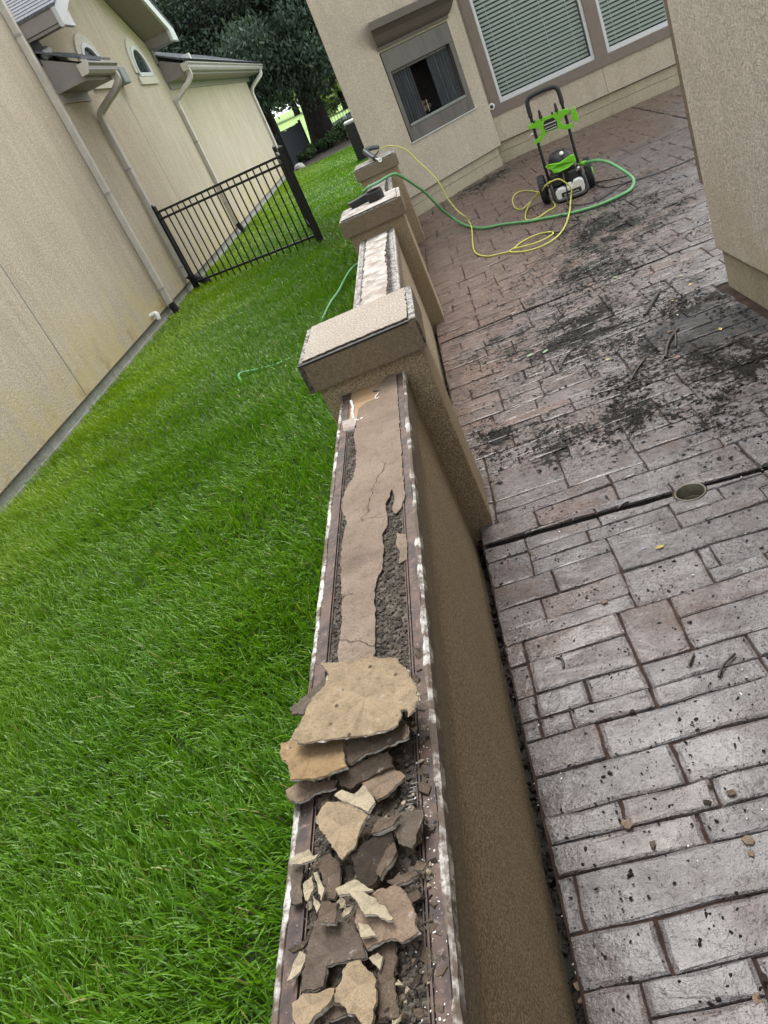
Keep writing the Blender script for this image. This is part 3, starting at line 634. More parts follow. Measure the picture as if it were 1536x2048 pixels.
# ------------------------------------------------------------------ low stucco wall with piers
dxw = lambda y: (y-2.65)*.007
wall = empty('garden_wall', (-.41, 2.0, -.1), 'long low tan stucco wall with square piers and a broken coping', 'wall')
XL, XR, ZT = -.54, -.288, .738
k = NT('weathered_top'); n1 = k.noise(9, 6, .7, dist=.6); n2 = k.noise(60, 5, .7); n3 = k.noise(3.2, 4, .6)
c0 = k.mix(k.ramp(n1, [(.4, 0), (.6, 1)]), (.185,.15,.12), (.42,.405,.38)); c0 = k.mix(k.ramp(n2, [(.35, .5), (.5, 0)]), c0, (.16,.13,.11)); c0 = k.mix(k.ramp(n3, [(.5, 0), (.68, .8)]), c0, (.27,.21,.165))
k.bump(k.math('ADD', n1, n2), .7, .006); M_wtop = k.fin(c0, .85)
M_capskin = stucco('cap_skin', (.37,.325,.27), (.43,.38,.32), 200, .9, streak=.15)
M_rustgrey = chalky('worn_bead', (.09,.08,.075), (.30,.285,.27), 40)
def pebbles(name, poly_test, bbox, n, zb, parent, mat, smin=.003, smax=.0075, flat=.7):
    oct_ = np.array([(1,0,0),(0,1,0),(-1,0,0),(0,-1,0),(0,0,1),(0,0,-1)], float); of = np.array([(0,1,4),(1,2,4),(2,3,4),(3,0,4),(1,0,5),(2,1,5),(3,2,5),(0,3,5)])
    pts = []
    while len(pts) < n:
        x, y = random.uniform(bbox[0],bbox[1]), random.uniform(bbox[2],bbox[3])
        if poly_test(x, y): pts.append((x,y))
    pts = np.array(pts); s = rng.uniform(smin,smax,n)
    a = rng.uniform(0,6.28,n); V = oct_[None]*rng.uniform(.55,1.2,(n,6,1))*s[:,None,None]
    V[:,:,2] *= flat; c, sn = np.cos(a)[:,None], np.sin(a)[:,None]
    X = V[:,:,0]*c-V[:,:,1]*sn; Y = V[:,:,0]*sn+V[:,:,1]*c
    P = np.stack([X+pts[:,0:1], Y+pts[:,1:2], V[:,:,2]+zb+rng.uniform(-.001,.003,n)[:,None]],2).reshape(-1,3)
    F = (6*np.arange(n)[:,None,None]+of[None]).reshape(-1,3)
    return big_mesh(name, P, [F], mat, parent=parent, kind='stuff')
def inpoly(x, y, poly):
    r = False; n = len(poly)
    for i in range(n):
        (x1,y1),(x2,y2) = poly[i], poly[(i+1)%n]
        if (y1 > y) != (y2 > y) and x < (x2-x1)*(y-y1)/(y2-y1)+x1: r = not r
    return r
def wall_section(y0, y1, kind):
    d = dxw((y0+y1)/2) if kind else 0
    T = Matrix.Translation((d,0,0))
    sec = MB(T).box(XL+.008,XR-.008,y0,y1,-.25,.645).obj('wall_panel', M_wallst, wall)
    MB(T).box(XL,XR,y0,y1,.640,.729).obj('coping', M_capst, sec, bevel=.004)
    if kind == 0:
        MB(T).box(XL+.003,XR-.003,y0,y1,.7295,.7315).obj('mortar_core', M_core, sec)
    else:
        MB(T).box(XL+.003,XR-.003,y0,y1,.7295,.7325).obj('mortar_core', M_pebble, sec)
    # corner beads: broken outer nosing, flat rusty flange, thin raised rib
    for sx, sgn in ((XL, 1), (XR, -1)):
        m = MB(T); n = int((y1-y0)/.012); rs = random.Random(int(y0*100)+int(sgn))
        vs = []; fs = []
        for i in range(n+1):
            y = y0+(y1-y0)*i/n; j = .0012*noise.noise((y*9,sx*50,1))+rs.uniform(-.0006,.0006); jz = .0022*noise.noise((y*14,sx*50,5))+rs.uniform(-.0007,.0005); ins = .009+.005*noise.noise((y*11,sx*30,9))+rs.uniform(-.0012,.0012)
            vs += [(sx-sgn*(.002+j),y,.715),(sx-sgn*(.0015+j),y,.7365+jz),(sx+sgn*.004,y,.741+jz),(sx+sgn*ins,y,.739+jz*.5),(sx+sgn*(ins+.002),y,.731)]
        for i in range(n):
            for q in range(4): fs.append((i*5+q,(i+1)*5+q,(i+1)*5+q+1,i*5+q+1))
        m.add(vs, fs); m.obj('corner_bead', M_beadedge if kind == 0 else M_wtop, sec)
        m = MB(T); a, c = (sx+sgn*.009, sx+sgn*.030); m.box(min(a,c),max(a,c),y0,y1,.731,.7355)
        m.obj('bead_flange', M_rust if kind == 0 else M_rustgrey, sec)
        a, c = (sx+sgn*.0315, sx+sgn*.0345); m = MB(T); m.box(min(a,c),max(a,c),y0,y1,.731,.7385); m.obj('bead_rib', M_rust if kind == 0 else M_rustgrey, sec)
        a, c = (sx+sgn*.0375, sx+sgn*.0395); m = MB(T); m.box(min(a,c),max(a,c),y0,y1,.731,.7370); m.obj('bead_rib', M_rust if kind == 0 else M_rustgrey, sec)
    return sec
SK = [[(x/1000,y/1000) for x,y in P] for P in (SKIN, SKIN_B, SKIN_C)]
s0 = wall_section(-1.8, 2.672, 0)
MB().prism(ragged(SK[0], .0022, .012, 3), .7305, .7415, 0, 1).obj('stucco_skin', [M_skin, M_core], s0)
MB().prism(ragged(SK[1], .002, .010, 4), .7305, .7405, 0, 1).obj('stucco_skin', [M_skin, M_core], s0)
MB().prism(ragged(SK[2], .002, .010, 5), .7305, .7415, 0, 1).obj('stucco_skin', [M_wtop, M_chalkw], s0)
MB().prism(ragged([(-.478,.2),(-.362,.2),(-.362,1.0),(-.47,1.0)], .006, .03, 6), .7305, .7355, 0, 1).obj('stucco_skin', [FM['greybrown'], M_core], s0)
MB().box(-.505,-.335,2.36,2.672,.7316,.7345).obj('plywood', M_ply, s0)
rs = random.Random(4)
for (pts, w) in (([(-.497,2.58),(-.489,2.52),(-.487,2.46),(-.482,2.40),(-.468,2.375),(-.455,2.37),(-.438,2.385)], .0055), ([(-.438,2.39),(-.425,2.43),(-.408,2.445),(-.396,2.455),(-.392,2.50)], .0035), ([(-.392,2.50),(-.402,2.52),(-.385,2.56),(-.37,2.585),(-.360,2.64),(-.335,2.665)], .0025)):
    m = MB(); m.tube([(x+rs.uniform(-.001,.001),y,.7375) for x,y,_ in spline([(a,c,0) for a,c in pts], 6)], [w*rs.uniform(.5,1.3) for _ in range((len(pts)-1)*6+1)], 6)
    m.obj('torn_membrane', M_chalkw, s0)
skt = SK[0]
pebbles('mortar_pebbles', lambda x,y: not inpoly(x,y,skt) and not (y > 2.34 and x > -.50), (-.498,-.330,.35,2.5), 5200, .7335, s0, M_pebble, .0025, .0062)
s1 = wall_section(3.075, 5.548, 1); s2 = wall_section(5.955, 8.492, 1); s3 = wall_section(8.9, 10.02, 1)
for sec, y0, y1, sd in ((s1,3.09,5.53,21),(s2,5.97,8.47,22),(s3,8.92,9.9,23)):
    d = dxw((y0+y1)/2)
    MB().prism(ragged([(-.498+d,y0),(-.352+d,y0),(-.358+d,(y0*2+y1)/3),(-.345+d,(y0+y1)/2),(-.36+d,(y0+2*y1)/3),(-.335+d,y1),(-.49+d,y1),(-.497+d,(y0+y1)/2)], .006, .03, sd), .7328, .741, 0, 1).obj('stucco_skin', [M_wtop, M_pebble], sec)
    pebbles('mortar_pebbles', lambda x,y: True, (-.352+d,-.325+d,y0,y1), 700, .7345, sec, M_pebble, .003, .008)
def pier(y0, worn):
    d = dxw(y0)
    T = Matrix.Translation((d,0,0)); P = MB(T).box(-.605,-.200,y0,y0+.405,-.25,.80).obj('pier', M_wallst, wall, bevel=.005)
    x0, x1, a, c = -.632, -.176, y0-.026, y0+.43
    cap = MB(T).box(x0,x1,a,c,.795,.905).obj('cap', M_capst, P, bevel=.004)
    top = [(x0+.018,a+.022),(x1-.028,a+.022),(x1-.026,c-.012),(x0+.02,c-.012)]
    MB(T).box(x0+.003,x1-.003,a+.003,c-.003,.905,.909).obj('cap_bed', M_rustgrey if not worn else M_core, P)
    MB(T).prism(ragged(top, .004 if worn else .002, .012, int(y0*10)), .909, .9165, 0, 1).obj('cap_skin', [M_capskin if worn else M_wtop, M_core], P)
    if worn:
        MB(T).box(x1-.024,x1-.001,a+.002,c-.01,.909,.913).obj('bead_flange', M_rustgrey, P)
        MB(T).box(x0-.0015,x1-.03,a-.0015,a+.012,.902,.9095).obj('corner_bead', M_blackm, P)
        MB(T).box(x0-.002,x0+.016,a-.002,a+.004,.797,.905).obj('corner_bead', M_core, P)
        MB(T).box(x1-.006,x1+.002,a-.0015,a+.003,.815,.902).obj('corner_bead', M_core, P)
        MB(T).box(x0+.001,x0+.014,a+.012,c-.02,.909,.9125).obj('bead_flange', M_rustgrey, P)
    else:
        MB(T).box(x1-.022,x1-.001,a+.002,c-.01,.909,.913).obj('bead_flange', M_wtop, P)
        MB(T).box(x0+.02,x1-.03,a+.012,a+.020,.909,.912).obj('corner_bead', M_blackm, P)
    return P
for y0, wn_ in ((2.668,True),(5.545,False),(8.49,False)): pier(y0, wn_)

# ------------------------------------------------------------------ neighbouring house
NX = -4.1
nh = empty('neighbour_house', (-5.5, 10, -.1), 'tall beige stucco house with arched windows and downspouts beyond the lawn', 'house')
k = None
MB().box(-9,NX,-9,11.76,.066,6.2).obj('wall', M_neigh, nh)
MB().xprism([(11.76,.066),(18.1,.066),(18.1,3.72),(15.0,5.25),(11.76,3.72)], -9, NX).obj('wall', M_neigh, nh)
MB().box(-9,NX,18.1,28.5,.066,3.3).obj('wall', M_neigh, nh)
MB().box(-9,NX-.018,-9,28.48,-.4,.064).obj('foundation', M_conc, nh)
MB().box(NX-.02,NX-.004,-9,28.48,-.2,-.045).obj('foundation_ledge', M_conc, nh)
MB().box(NX-.012,NX+.006,-9,28.5,.052,.068).obj('drip_edge', M_core, nh)
for y in (7.79, 14.70): MB().box(NX-.002,NX+.0025,y-.008,y+.008,.07,3.2 if y < 10 else 3.10).obj('control_joint', M_trimg, nh)
MB().box(NX-.002,NX+.0025,-3.2,-3.185,.07,6).obj('control_joint', M_trimg, nh)
# upper hip eave of the near block, above the frame
rf = MB().add([(-9,-9,6.2),(-3.5,-9,6.2),(-3.5,12.2,6.2),(-9,12.2,6.2),(-9,-9,6.3),(-3.5,-9,6.3),(-3.5,12.2,6.3),(-9,12.2,6.3),(-9,-5,8.6),(-9,8,8.6)],
     [(0,1,2,3),(0,1,5,4),(1,2,6,5),(2,3,7,6),(5,6,9,8),(4,5,8),(6,7,9)]).obj('roof', M_shingle, nh)
# gable roof: two slopes, shingle courses, white rake boards, boxed returns
def slope_pts(side):  # (y,z) eave -> peak
    return ((11.72,3.93),(15.0,5.49)) if side < 0 else ((18.28,3.93),(15.0,5.49))
for side in (-1, 1):
    (ya,za),(yb,zb) = slope_pts(side); r = MB(); n = 26
    for i in range(n):
        t0, t1 = i/n, (i+1)/n; y0_, z0_ = ya+(yb-ya)*t0, za+(zb-za)*t0; y1_, z1_ = ya+(yb-ya)*t1, za+(zb-za)*t1
        r.xprism([(y0_,z0_-.02),(y1_,z1_-.02),(y1_,z1_+.004),(y0_,z0_+.012)], -9, -3.52)
    ro = r.obj('roof', M_shingle, nh)
    dy, dz = yb-ya, zb-za
    m = MB(); m.xprism([(ya,za-.03),(yb,zb-.03),(yb,zb-.26),(ya+side*-.0,za-.26)], -3.585, -3.535); m.obj('rake_board', M_offw, ro)
    m = MB(); m.xprism([(ya+(.04 if side < 0 else -.04),za-.2),(yb,zb-.22),(yb,zb-.25),(ya+(.04 if side < 0 else -.04),za-.235)], NX, -3.59); m.obj('soffit', M_trimg, ro)
    y0_, y1_ = (11.74,12.16) if side < 0 else (17.86,18.26)
    m = MB(); m.box(NX-.05,-3.60,y0_,y1_,3.735,3.93); m.obj('eave_return', M_trimg, ro, bevel=.004)
    m = MB(); m.xprism([(y0_-.01,3.69),(y1_+.01,3.69),(y1_+.01,3.95),(y0_-.01,3.93)] if side > 0 else [(y0_-.01,3.69),(y1_+.03,3.69),(y1_+.03,3.97),(y0_-.01,3.93)], -3.598, -3.54); m.obj('fascia', M_offw, ro)
MB().box(NX,NX+.05,17.9,18.08,3.45,3.73).obj('frieze', M_trimg, nh)
# lower eaves: boxed rake end, fascia, soffit, gutter
def low_eave(ya, yb, zoff, gy0, gy1, name):
    base = MB().yprism([(NX-.2,3.06+zoff),(-3.655,3.05+zoff),(-3.655,3.265+zoff),(NX-.2,3.60+zoff)], ya, yb).obj('eave', M_trimg, nh, bevel=.004)
    r = MB(); n = 6; 
    for i in range(n+8):
        xa = -3.56-.11*i; za = 3.275+zoff+.062*i
        r.yprism([(xa,za),(xa-.11,za+.062),(xa-.11,za+.085),(xa,za+.035)], ya-.05, yb+.03)
    r.obj('roof_edge', M_shingle, base)
    MB().box(NX+.001,NX+.03,ya+.02,yb-.1,2.93+zoff,3.058+zoff).obj('frieze', M_trimg, base)
    g = MB().yprism([(-3.652,3.10+zoff),(-3.56,3.10+zoff),(-3.535,3.14+zoff),(-3.535,3.185+zoff),(-3.505,3.215+zoff),(-3.505,3.235+zoff),(-3.53,3.235+zoff),(-3.545,3.21+zoff),(-3.64,3.21+zoff),(-3.652,3.235+zoff)], gy0, gy1).obj('gutter', M_gutter, base)
    MB().yprism([(-3.655,3.095+zoff),(-3.55,3.095+zoff),(-3.50,3.18+zoff),(-3.50,3.24+zoff),(-3.655,3.24+zoff)], gy0-.012, gy0).obj('gutter_cap', M_ds, base)
    return base
low_eave(11.80, 13.0, 0, 11.72, 13.08, 'a')
low_eave(18.02, 29.3, .04, 17.92, 29.6, 'c')
MB().box(-3.72,-3.56,18.72,18.86,3.34,3.47).obj('roof_vent', M_offw, nh)
# hip roof of the far wing
MB().add([(-3.5,18.0,3.33),(-3.5,29.4,3.33),(-9,29.4,3.33),(-9,18.0,5.4),(-6.3,26.6,4.75),(-6.3,18.0,4.75)], [(0,1,4,5),(1,2,4),(2,3,5,4)]).obj('roof', M_shingle, nh)
# torn dark flashing beneath the upper return
MB().prism(ragged([(11.78,3.42),(12.4,3.42),(12.55,3.5),(12.25,3.62),(12.12,3.74),(11.78,3.74)], .02, .05, 3), NX-.01, NX+.012, M=Matrix(((0,0,1,0),(1,0,0,0),(0,1,0,0),(0,0,0,1)))).obj('flashing', M_dark, nh)
MB().tube([(NX+.06,11.86,3.50),(NX+.10,11.98,3.56),(NX+.05,12.1,3.50)], [.05,.07,.03], 8).obj('flashing_scrap', M_offw, nh, smooth=True)
# half-round windows
def arch(cy, zs):
    T = Matrix(((0,0,1,0),(1,0,0,cy),(0,1,0,zs),(0,0,0,1)))
    def half(r, n=22, extra=0): return [(r*math.cos(math.pi*i/n), r*math.sin(math.pi*i/n)) for i in range(n+1)]
    w = MB(); 
    o_, i_ = half(.60), half(.47); n = len(o_)
    for a, c, x0, x1, nm, mt in ((half(.62), half(.475), NX+.0, NX+.035, 'surround', M_trim_l), (half(.475), half(.405), NX+.0, NX+.05, 'frame', M_offw)):
        pass
    def ring(ro, ri, x0, x1):
        m = MB(); O = half(ro); I = half(ri); n = len(O)
        vs = [(x0,cy+p[0],zs+p[1]) for p in O]+[(x0,cy+p[0],zs+p[1]) for p in I]+[(x1,cy+p[0],zs+p[1]) for p in O]+[(x1,cy+p[0],zs+p[1]) for p in I]
        fs = []
        for i in range(n-1):
            fs += [(2*n+i,2*n+i+1,3*n+i+1,3*n+i),(i,i+1,2*n+i+1,2*n+i),(n+i,3*n+i,3*n+i+1,n+i+1),(i,n+i,n+i+1,i+1)]
        fs += [(0,2*n,3*n,n),(n-1,2*n-1,4*n-1,3*n-1)]
        return m.add(vs, fs)
    win = ring(.61,.47,NX-.02,NX+.035).obj('window', M_trim_l, nh)
    f = ring(.468,.40,NX-.02,NX+.05); f.box(NX-.02,NX+.05,cy-.468,cy+.468,zs-.065,zs-.001); f.obj('frame', M_offw, win)
    m = MB(); g = half(.40); m.add([(NX+.012,cy+p[0],zs+p[1]) for p in g], [tuple(range(len(g)))]); m.obj('pane', M_archglass, win)
    MB().box(NX-.01,NX+.04,cy-.61,cy+.61,zs-.20,zs-.067).obj('sill', M_trim_l, win)
M_trim_l = plain('pale_trim', (.50,.46,.37), .7, var=.1, scale=20)
arch(16.66, 3.30); arch(13.92, 3.28)
# dryer hood
m = MB(); m.xprism([(14.62,3.10),(14.98,3.10),(14.98,3.36),(14.62,3.36)], NX, NX+.16); m.obj('vent_hood', plain('vent_paint', (.17,.19,.185), .5), nh, bevel=.02)
# downspouts
def ds(path, strap, drain):
    d = MB().tube(path, .058, 4, phase=math.pi/4).obj('downspout', M_ds, nh)
    for z in strap:
        p = path[-1]; MB().box(NX,NX+.094,p[1]-.052,p[1]+.052,z,z+.03).obj('strap', M_gutter, d)
    pts = spline(drain, 14); rr_ = [(.062 if i % 2 else .053) for i in range(len(pts))]
    MB().tube(pts, rr_, 12).obj('drain_pipe', M_rubber, d)
def bend(*pts): return [tuple(p) for p in spline(pts, 6)]
ds([(NX+.05,11.44,6.1),(NX+.05,11.44,.05)], (3.75,1.72,.30), [(NX+.06,11.44,.08),(NX+.08,11.44,-.02),(NX+.10,11.44,-.13)])
ds(bend((-3.58,12.95,3.12),(-3.575,12.94,3.02),(-3.66,12.9,2.92),(-3.90,12.86,2.80),(-4.03,12.84,2.72),(-4.05,12.83,2.60))+[(NX+.05,12.83,.16)], (1.9,.32), [(NX+.06,12.83,.18),(NX+.12,12.86,.10),(NX+.24,12.90,0),(NX+.36,12.92,-.12)])
ds(bend((-3.58,18.02,3.16),(-3.575,18.02,3.05),(-3.66,17.98,2.95),(-3.90,17.92,2.82),(-4.03,17.88,2.74),(-4.05,17.87,2.6))+[(NX+.05,17.87,.12)], (1.9,.6), [(NX+.06,17.87,.14),(NX+.09,17.86,.04),(NX+.14,17.85,-.12)])
ds(bend((-3.58,29.0,3.16),(-3.6,28.9,3.02),(-3.75,28.7,2.9),(-3.98,28.5,2.75),(-4.05,28.42,2.6))+[(NX+.05,28.4,.3)], (1.7,), [(NX+.06,28.4,.32),(NX+.10,28.4,.15),(NX+.16,28.4,-.12)])
# white drain elbow low on the wall
MB().tube(spline([(NX-.02,10.62,.14),(NX+.07,10.62,.15),(NX+.10,10.60,.13),(NX+.10,10.58,.06)], 6), [.032]*19, 14).obj('drain_elbow', M_white, nh, smooth=True)

# ------------------------------------------------------------------ patio house: fireplace wall, window wall, near wing
hh = empty('patio_house', (2.5, 11, -.1), 'tan stucco house with an outdoor fireplace and blinds in its windows', 'house')
th = R(53); ex = Vector((math.sin(th), math.cos(th), 0)); ey = Vector((-math.cos(th), math.sin(th), 0))
FMx = Matrix(((ex.x,ey.x,0,1.075),(ex.y,ey.y,0,10.955),(0,0,1,0),(0,0,0,1)))
def P2(s, d=0): v = FMx @ Vector((-s, d, 0)); return (v.x, v.y)
Lc = P2(1.925); Rc = P2(-.07)
FT = 6.0
mm_ = MB(); mm_.prism([Lc, P2(1.265), P2(1.265,.3), (Lc[0]+.04,Lc[1]+1.16)], .235, FT)
mm_.prism([P2(.16), Rc, (Rc[0]+.02,Rc[1]+.5), P2(.16,.3)], .235, FT)
mm_.box(-1.265,-.16,0,.3,.235,.775,M=FMx); mm_.box(-1.265,-.16,0,.3,1.78,FT,M=FMx)
chim = mm_.obj('chimney_wall', M_house, hh)
MB().prism([(Lc[0]+.04,Lc[1]+1.15),(Rc[0]+.02,Rc[1]+.9),(1.2,14),(-.43,16)], -.2, FT).obj('house_core', M_house, hh)
# foundation with a dark drip gap and a trowel line
f = MB(); f.prism([P2(1.90,.03),P2(-.03,.03),P2(-.03,.4),(Lc[0]+.06,Lc[1]+.5)], -.2, .125); f.prism([P2(1.90,.036),P2(-.03,.036),P2(-.03,.4),(Lc[0]+.06,Lc[1]+.5)], .13, .222); f.prism([P2(1.90,.045),P2(-.02,.045),P2(-.02,.4),(Lc[0]+.06,Lc[1]+.5)], .12, .24, 1)
f.obj('foundation', [M_found, M_core], hh)
# fireplace insert
fp = MB(FMx); fp.box(-1.258,-.167,-.012,.02,.782,.935); fp.box(-1.258,-.167,-.012,.02,1.56,1.772); fp.box(-1.258,-1.205,-.012,.02,.9352,1.5598); fp.box(-.245,-.167,-.012,.02,.9352,1.5598)
fpo = fp.obj('fireplace', M_frame, hh, bevel=.003)
MB(FMx).box(-1.20,-.25,-.02,.03,.936,.972).obj('hearth_rail', M_steel if False else plain('worn_steel', (.16,.165,.155), .4, .5), fpo, bevel=.008)
MB(FMx).box(-1.275,-.135,-.022,-.001,.772,.781).obj('lower_trim', M_offw, fpo)
fb = MB(FMx); fb.box(-1.2,-.25,.46,.5,.94,1.56); fb.box(-1.22,-1.2,.02,.5,.9,1.6); fb.box(-.25,-.23,.02,.5,.9,1.6); fb.box(-1.2,-.25,.02,.5,1.562,1.6); fb.box(-1.2,-.25,.02,.5,.9,.938)
fb.obj('firebox', M_firebrick, fpo)
for r_ in range(5):
    for c_ in range(4):
        s0_ = -1.19+c_*.235+(.11 if r_ % 2 else 0); MB(FMx).box(max(-1.19,s0_),min(-.26,s0_+.228),.445,.4595,.95+r_*.12,.95+r_*.12+.113).obj('fire_brick', M_firebrick, fpo)
def curtain(sa, sb):
    m = MB(FMx); n = 40; vs = []; fs = []
    for i in range(n+1):
        x = -(sa+(sb-sa)*i/n); y = .05+.016*math.sin(i*1.25)+.006*math.sin(i*2.9)
        vs += [(x,y,.965),(x,y+.004,1.545)]
    for i in range(n): fs.append((2*i,2*i+2,2*i+3,2*i+1))
    m.add(vs, fs).obj('mesh_curtain', M_mesh, fpo, smooth=True)
curtain(1.20, .88); curtain(.60, .25)
MB(FMx).box(-1.2,-.25,.04,.06,1.53,1.556).obj('curtain_rod', M_frame, fpo)
for (xa, za, xb, zb_) in ((-1.0,1.0,-.62,1.03),(-.95,1.06,-.7,1.09),(-.9,1.02,-.78,1.14)):
    MB(FMx).tube([(xa,.22,za),((xa+xb)/2,.2,(za+zb_)/2+.01),(xb,.24,zb_)], [.034,.04,.03], 9).obj('log', M_log, fpo, smooth=True)
MB(FMx).tube([(-.72,.16,.98),(-.72,.155,1.12)], .006, 6).obj('grate_bar', M_steel, fpo)
# mantel: stepped cove shelf
m = MB(FMx)
prof = [(0,1.80),(-.025,1.80),(-.03,1.835),(-.05,1.845),(-.075,1.875),(-.115,1.945),(-.165,1.995),(-.19,2.01),(-.19,2.075),(0,2.10)]
T = FMx @ Matrix(((0,0,1,0),(1,0,0,0),(0,1,0,0),(0,0,0,1)))
vs = []; n = len(prof)
for (sx, sg) in ((-1.255, -1), (-.165, 1)):
    for (y, z) in prof: vs.append((sx+sg*(-y)*.82, y, z))
fs = [(i, (i+1)%n, n+(i+1)%n, n+i) for i in range(n)]+[tuple(range(n)), tuple(range(2*n-1,n-1,-1))]
m.add(vs, fs); m.obj('mantel', M_mantel, hh)
# window wall
ta = R(92.54); e2 = Vector((math.sin(ta), math.cos(ta), 0)); i2 = Vector((-e2.y, e2.x, 0))
WM = Matrix(((e2.x,i2.x,0,1.471),(e2.y,i2.y,0,11.114),(0,0,1,0),(0,0,0,1)))
WZ0, WZ1 = .683, 2.25
m = MB(WM); m.box(-.55,4.2,0,.3,.25,WZ0); m.box(-.55,-.18,0,.3,WZ0,WZ1); m.box(1.06,1.215,0,.3,WZ0,WZ1); m.box(2.45,4.2,0,.3,WZ0,WZ1); m.box(-.55,4.2,0,.3,WZ1,FT)
m.obj('window_wall', M_house, hh)
m = MB(WM); m.box(-.5,4.2,.03,.3,-.2,.125); m.box(-.5,4.2,.036,.3,.13,.236); m.box(-.5,4.2,.05,.3,.12,.251,1); m.obj('foundation', [M_found, M_core], hh)
MB(WM).box(1.112,1.118,-.0025,.01,.26,.57).obj('control_joint', M_brownt, hh)
m = MB(WM); m.box(-.36,4.2,-.022,.02,.572,.682); m.box(-.30,-.182,-.022,.02,.6825,WZ1+.1); m.box(1.062,1.213,-.022,.02,.6825,WZ1); m.box(2.452,2.57,-.022,.02,.6825,WZ1+.1); m.box(-.18,2.45,-.022,.02,WZ1+.001,WZ1+.1)
m.obj('window_trim', M_brownt, hh)
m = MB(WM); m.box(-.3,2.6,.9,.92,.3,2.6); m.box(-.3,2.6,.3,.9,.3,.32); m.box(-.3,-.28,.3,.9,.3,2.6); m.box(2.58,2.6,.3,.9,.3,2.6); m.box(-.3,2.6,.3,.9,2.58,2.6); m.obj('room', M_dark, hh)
slat_me = {}
for (sa, sb) in ((-.18,1.06),(1.215,2.45)):
    m = MB(WM); w = .038
    m.box(sa+.001,sa+w,.0,.07,WZ0+.001,WZ1-.001); m.box(sb-w,sb-.001,.0,.07,WZ0+.001,WZ1-.001); m.box(sa+w,sb-w,.0,.07,WZ0+.001,WZ0+.055); m.box(sa+w,sb-w,.0,.07,WZ1-.045,WZ1-.001)
    win = m.obj('window', M_offw, hh, bevel=.003)
    MB(WM).box(sa+w,sb-w,.052,.055,WZ0+.055,WZ1-.045).obj('pane', M_pane, win)
    L = sb-sa-2*w-.02
    me = MB(); a = R(48); c_, s_ = math.cos(a), math.sin(a)
    prof = [(-.018,-.0012),(0,.0018),(.018,-.0012),(.018,-.0030),(0,.0),(-.018,-.0030)]
    me.xprism([(p[0]*c_-p[1]*s_, p[0]*s_+p[1]*c_) for p in prof], 0, L); sm = me.mesh('slat', M_slat)
    i = 0; z = WZ0+.085
    while z < WZ1-.06:
        o = bpy.data.objects.new('slat', sm); col.objects.link(o); o.matrix_basis = WM @ Matrix.Translation((sa+w+.01,.098,z)); adopt(o, win); z += .0475; i += 1
    for q in (.1,.36,.64,.9):
        MB(WM).box(sa+w+L*q,sa+w+L*q+.004,.085,.088,WZ0+.06,WZ1-.05).obj('ladder_cord', M_slat, win)
# near wing
m = MB(); m.box(1.312,5.2,-8,4.172,.205,FT); wing = m.obj('wing_wall', M_wing, hh, bevel=.008)
MB().box(1.332,5.2,-8,4.140,-.2,.203).obj('foundation', M_found, hh)
MB().box(1.368,1.60,4.1725,4.40,.50,FT).obj('pilaster', M_capst, hh, bevel=.006)
# unseen wall added behind the camera to shade faces turned towards it
MB().box(-.9,5.2,-8,-3.2,.205,3.0).obj('rear_shade_wall', M_wing, hh)
# roof plane over the house, above the frame
MB().box(-.9,6,9.2,17,FT,FT+.2).obj('roof', M_shingle, hh); MB().box(.7,6,-8.5,4.8,FT,FT+.2).obj('roof', M_shingle, hh)
# soil in the trench along the wing
MB().box(1.288,1.33,-2.4,4.18,-.19,-.05).obj('trench_soil', M_soil, hh)
# camera dome on the trim
sc = empty('security_camera', WM @ Vector((-.298,-.022,.69)), 'small round white camera on the brown trim beside the fireplace', 'camera')
Tm = WM @ Matrix.Translation((-.298,-.0225,.69)) @ Matrix.Rotation(R(90),4,'X')
MB(Tm).lathe([(.0,0),(.034,0),(.040,.006),(.038,.018),(.028,.022),(.026,.020),(0,.020)], 24, cap=False).obj('housing', M_white, sc, smooth=True)
MB(Tm).lathe([(.0,.02),(.022,.0205),(.016,.028),(0,.031)], 20, cap=False).obj('lens', M_lens, sc, smooth=True)

# ------------------------------------------------------------------ fences
def fence(name, p0, p1, z0, ztop, npick, label, cat, posts=(True, True), group=None, two=True, pick_w=.016, low=.06):
    p0 = Vector((*p0,0)); p1 = Vector((*p1,0)); d = p1-p0; L = d.length; ang = math.atan2(d.y, d.x)
    e = empty(name, (p0.x,p0.y,z0), label, cat, group); T = Matrix.Translation((p0.x,p0.y,0)) @ Matrix.Rotation(ang,4,'Z')
    for zr in ((ztop-.03, ztop-.135, z0+.10) if two else (ztop-.03, z0+.10)):
        MB(T).box(0,L,-.017,.017,zr,zr+.034).obj('rail', M_blackm, e, bevel=.003)
    me = MB().box(-pick_w/2,pick_w/2,-pick_w/2,pick_w/2,z0+low-.06,ztop-.015).mesh('picket', M_blackm)
    for i in range(npick):
        o = bpy.data.objects.new('picket', me); col.objects.link(o); o.matrix_basis = T @ Matrix.Translation((L*(i+.5)/npick,0,0)); adopt(o, e)
    for s, on in zip((0, L), posts):
        if on:
            po = MB(T).box(s-.032,s+.032,-.032,.032,z0-.1,ztop+.09).obj('post', M_blackm, e, bevel=.004)
            MB(T).add([(s-.038,-.038,ztop+.09),(s+.038,-.038,ztop+.09),(s+.038,.038,ztop+.09),(s-.038,.038,ztop+.09),(s,0,ztop+.125)], [(3,2,1,0),(0,1,4),(1,2,4),(2,3,4),(3,0,4)]).obj('post_cap', M_blackm, po)
    return e
fence('metal_fence', (-4.0,12.82), (-1.664,11.957), -.09, 1.215, 20, 'black metal picket fence panel from the beige house to its post', 'fence')
fence('fence_gate', (-1.70,12.06), (-2.03,13.95), -.06, 1.20, 13, 'black metal gate swung open, seen almost edge on behind the fence post', 'gate', posts=(False, True))
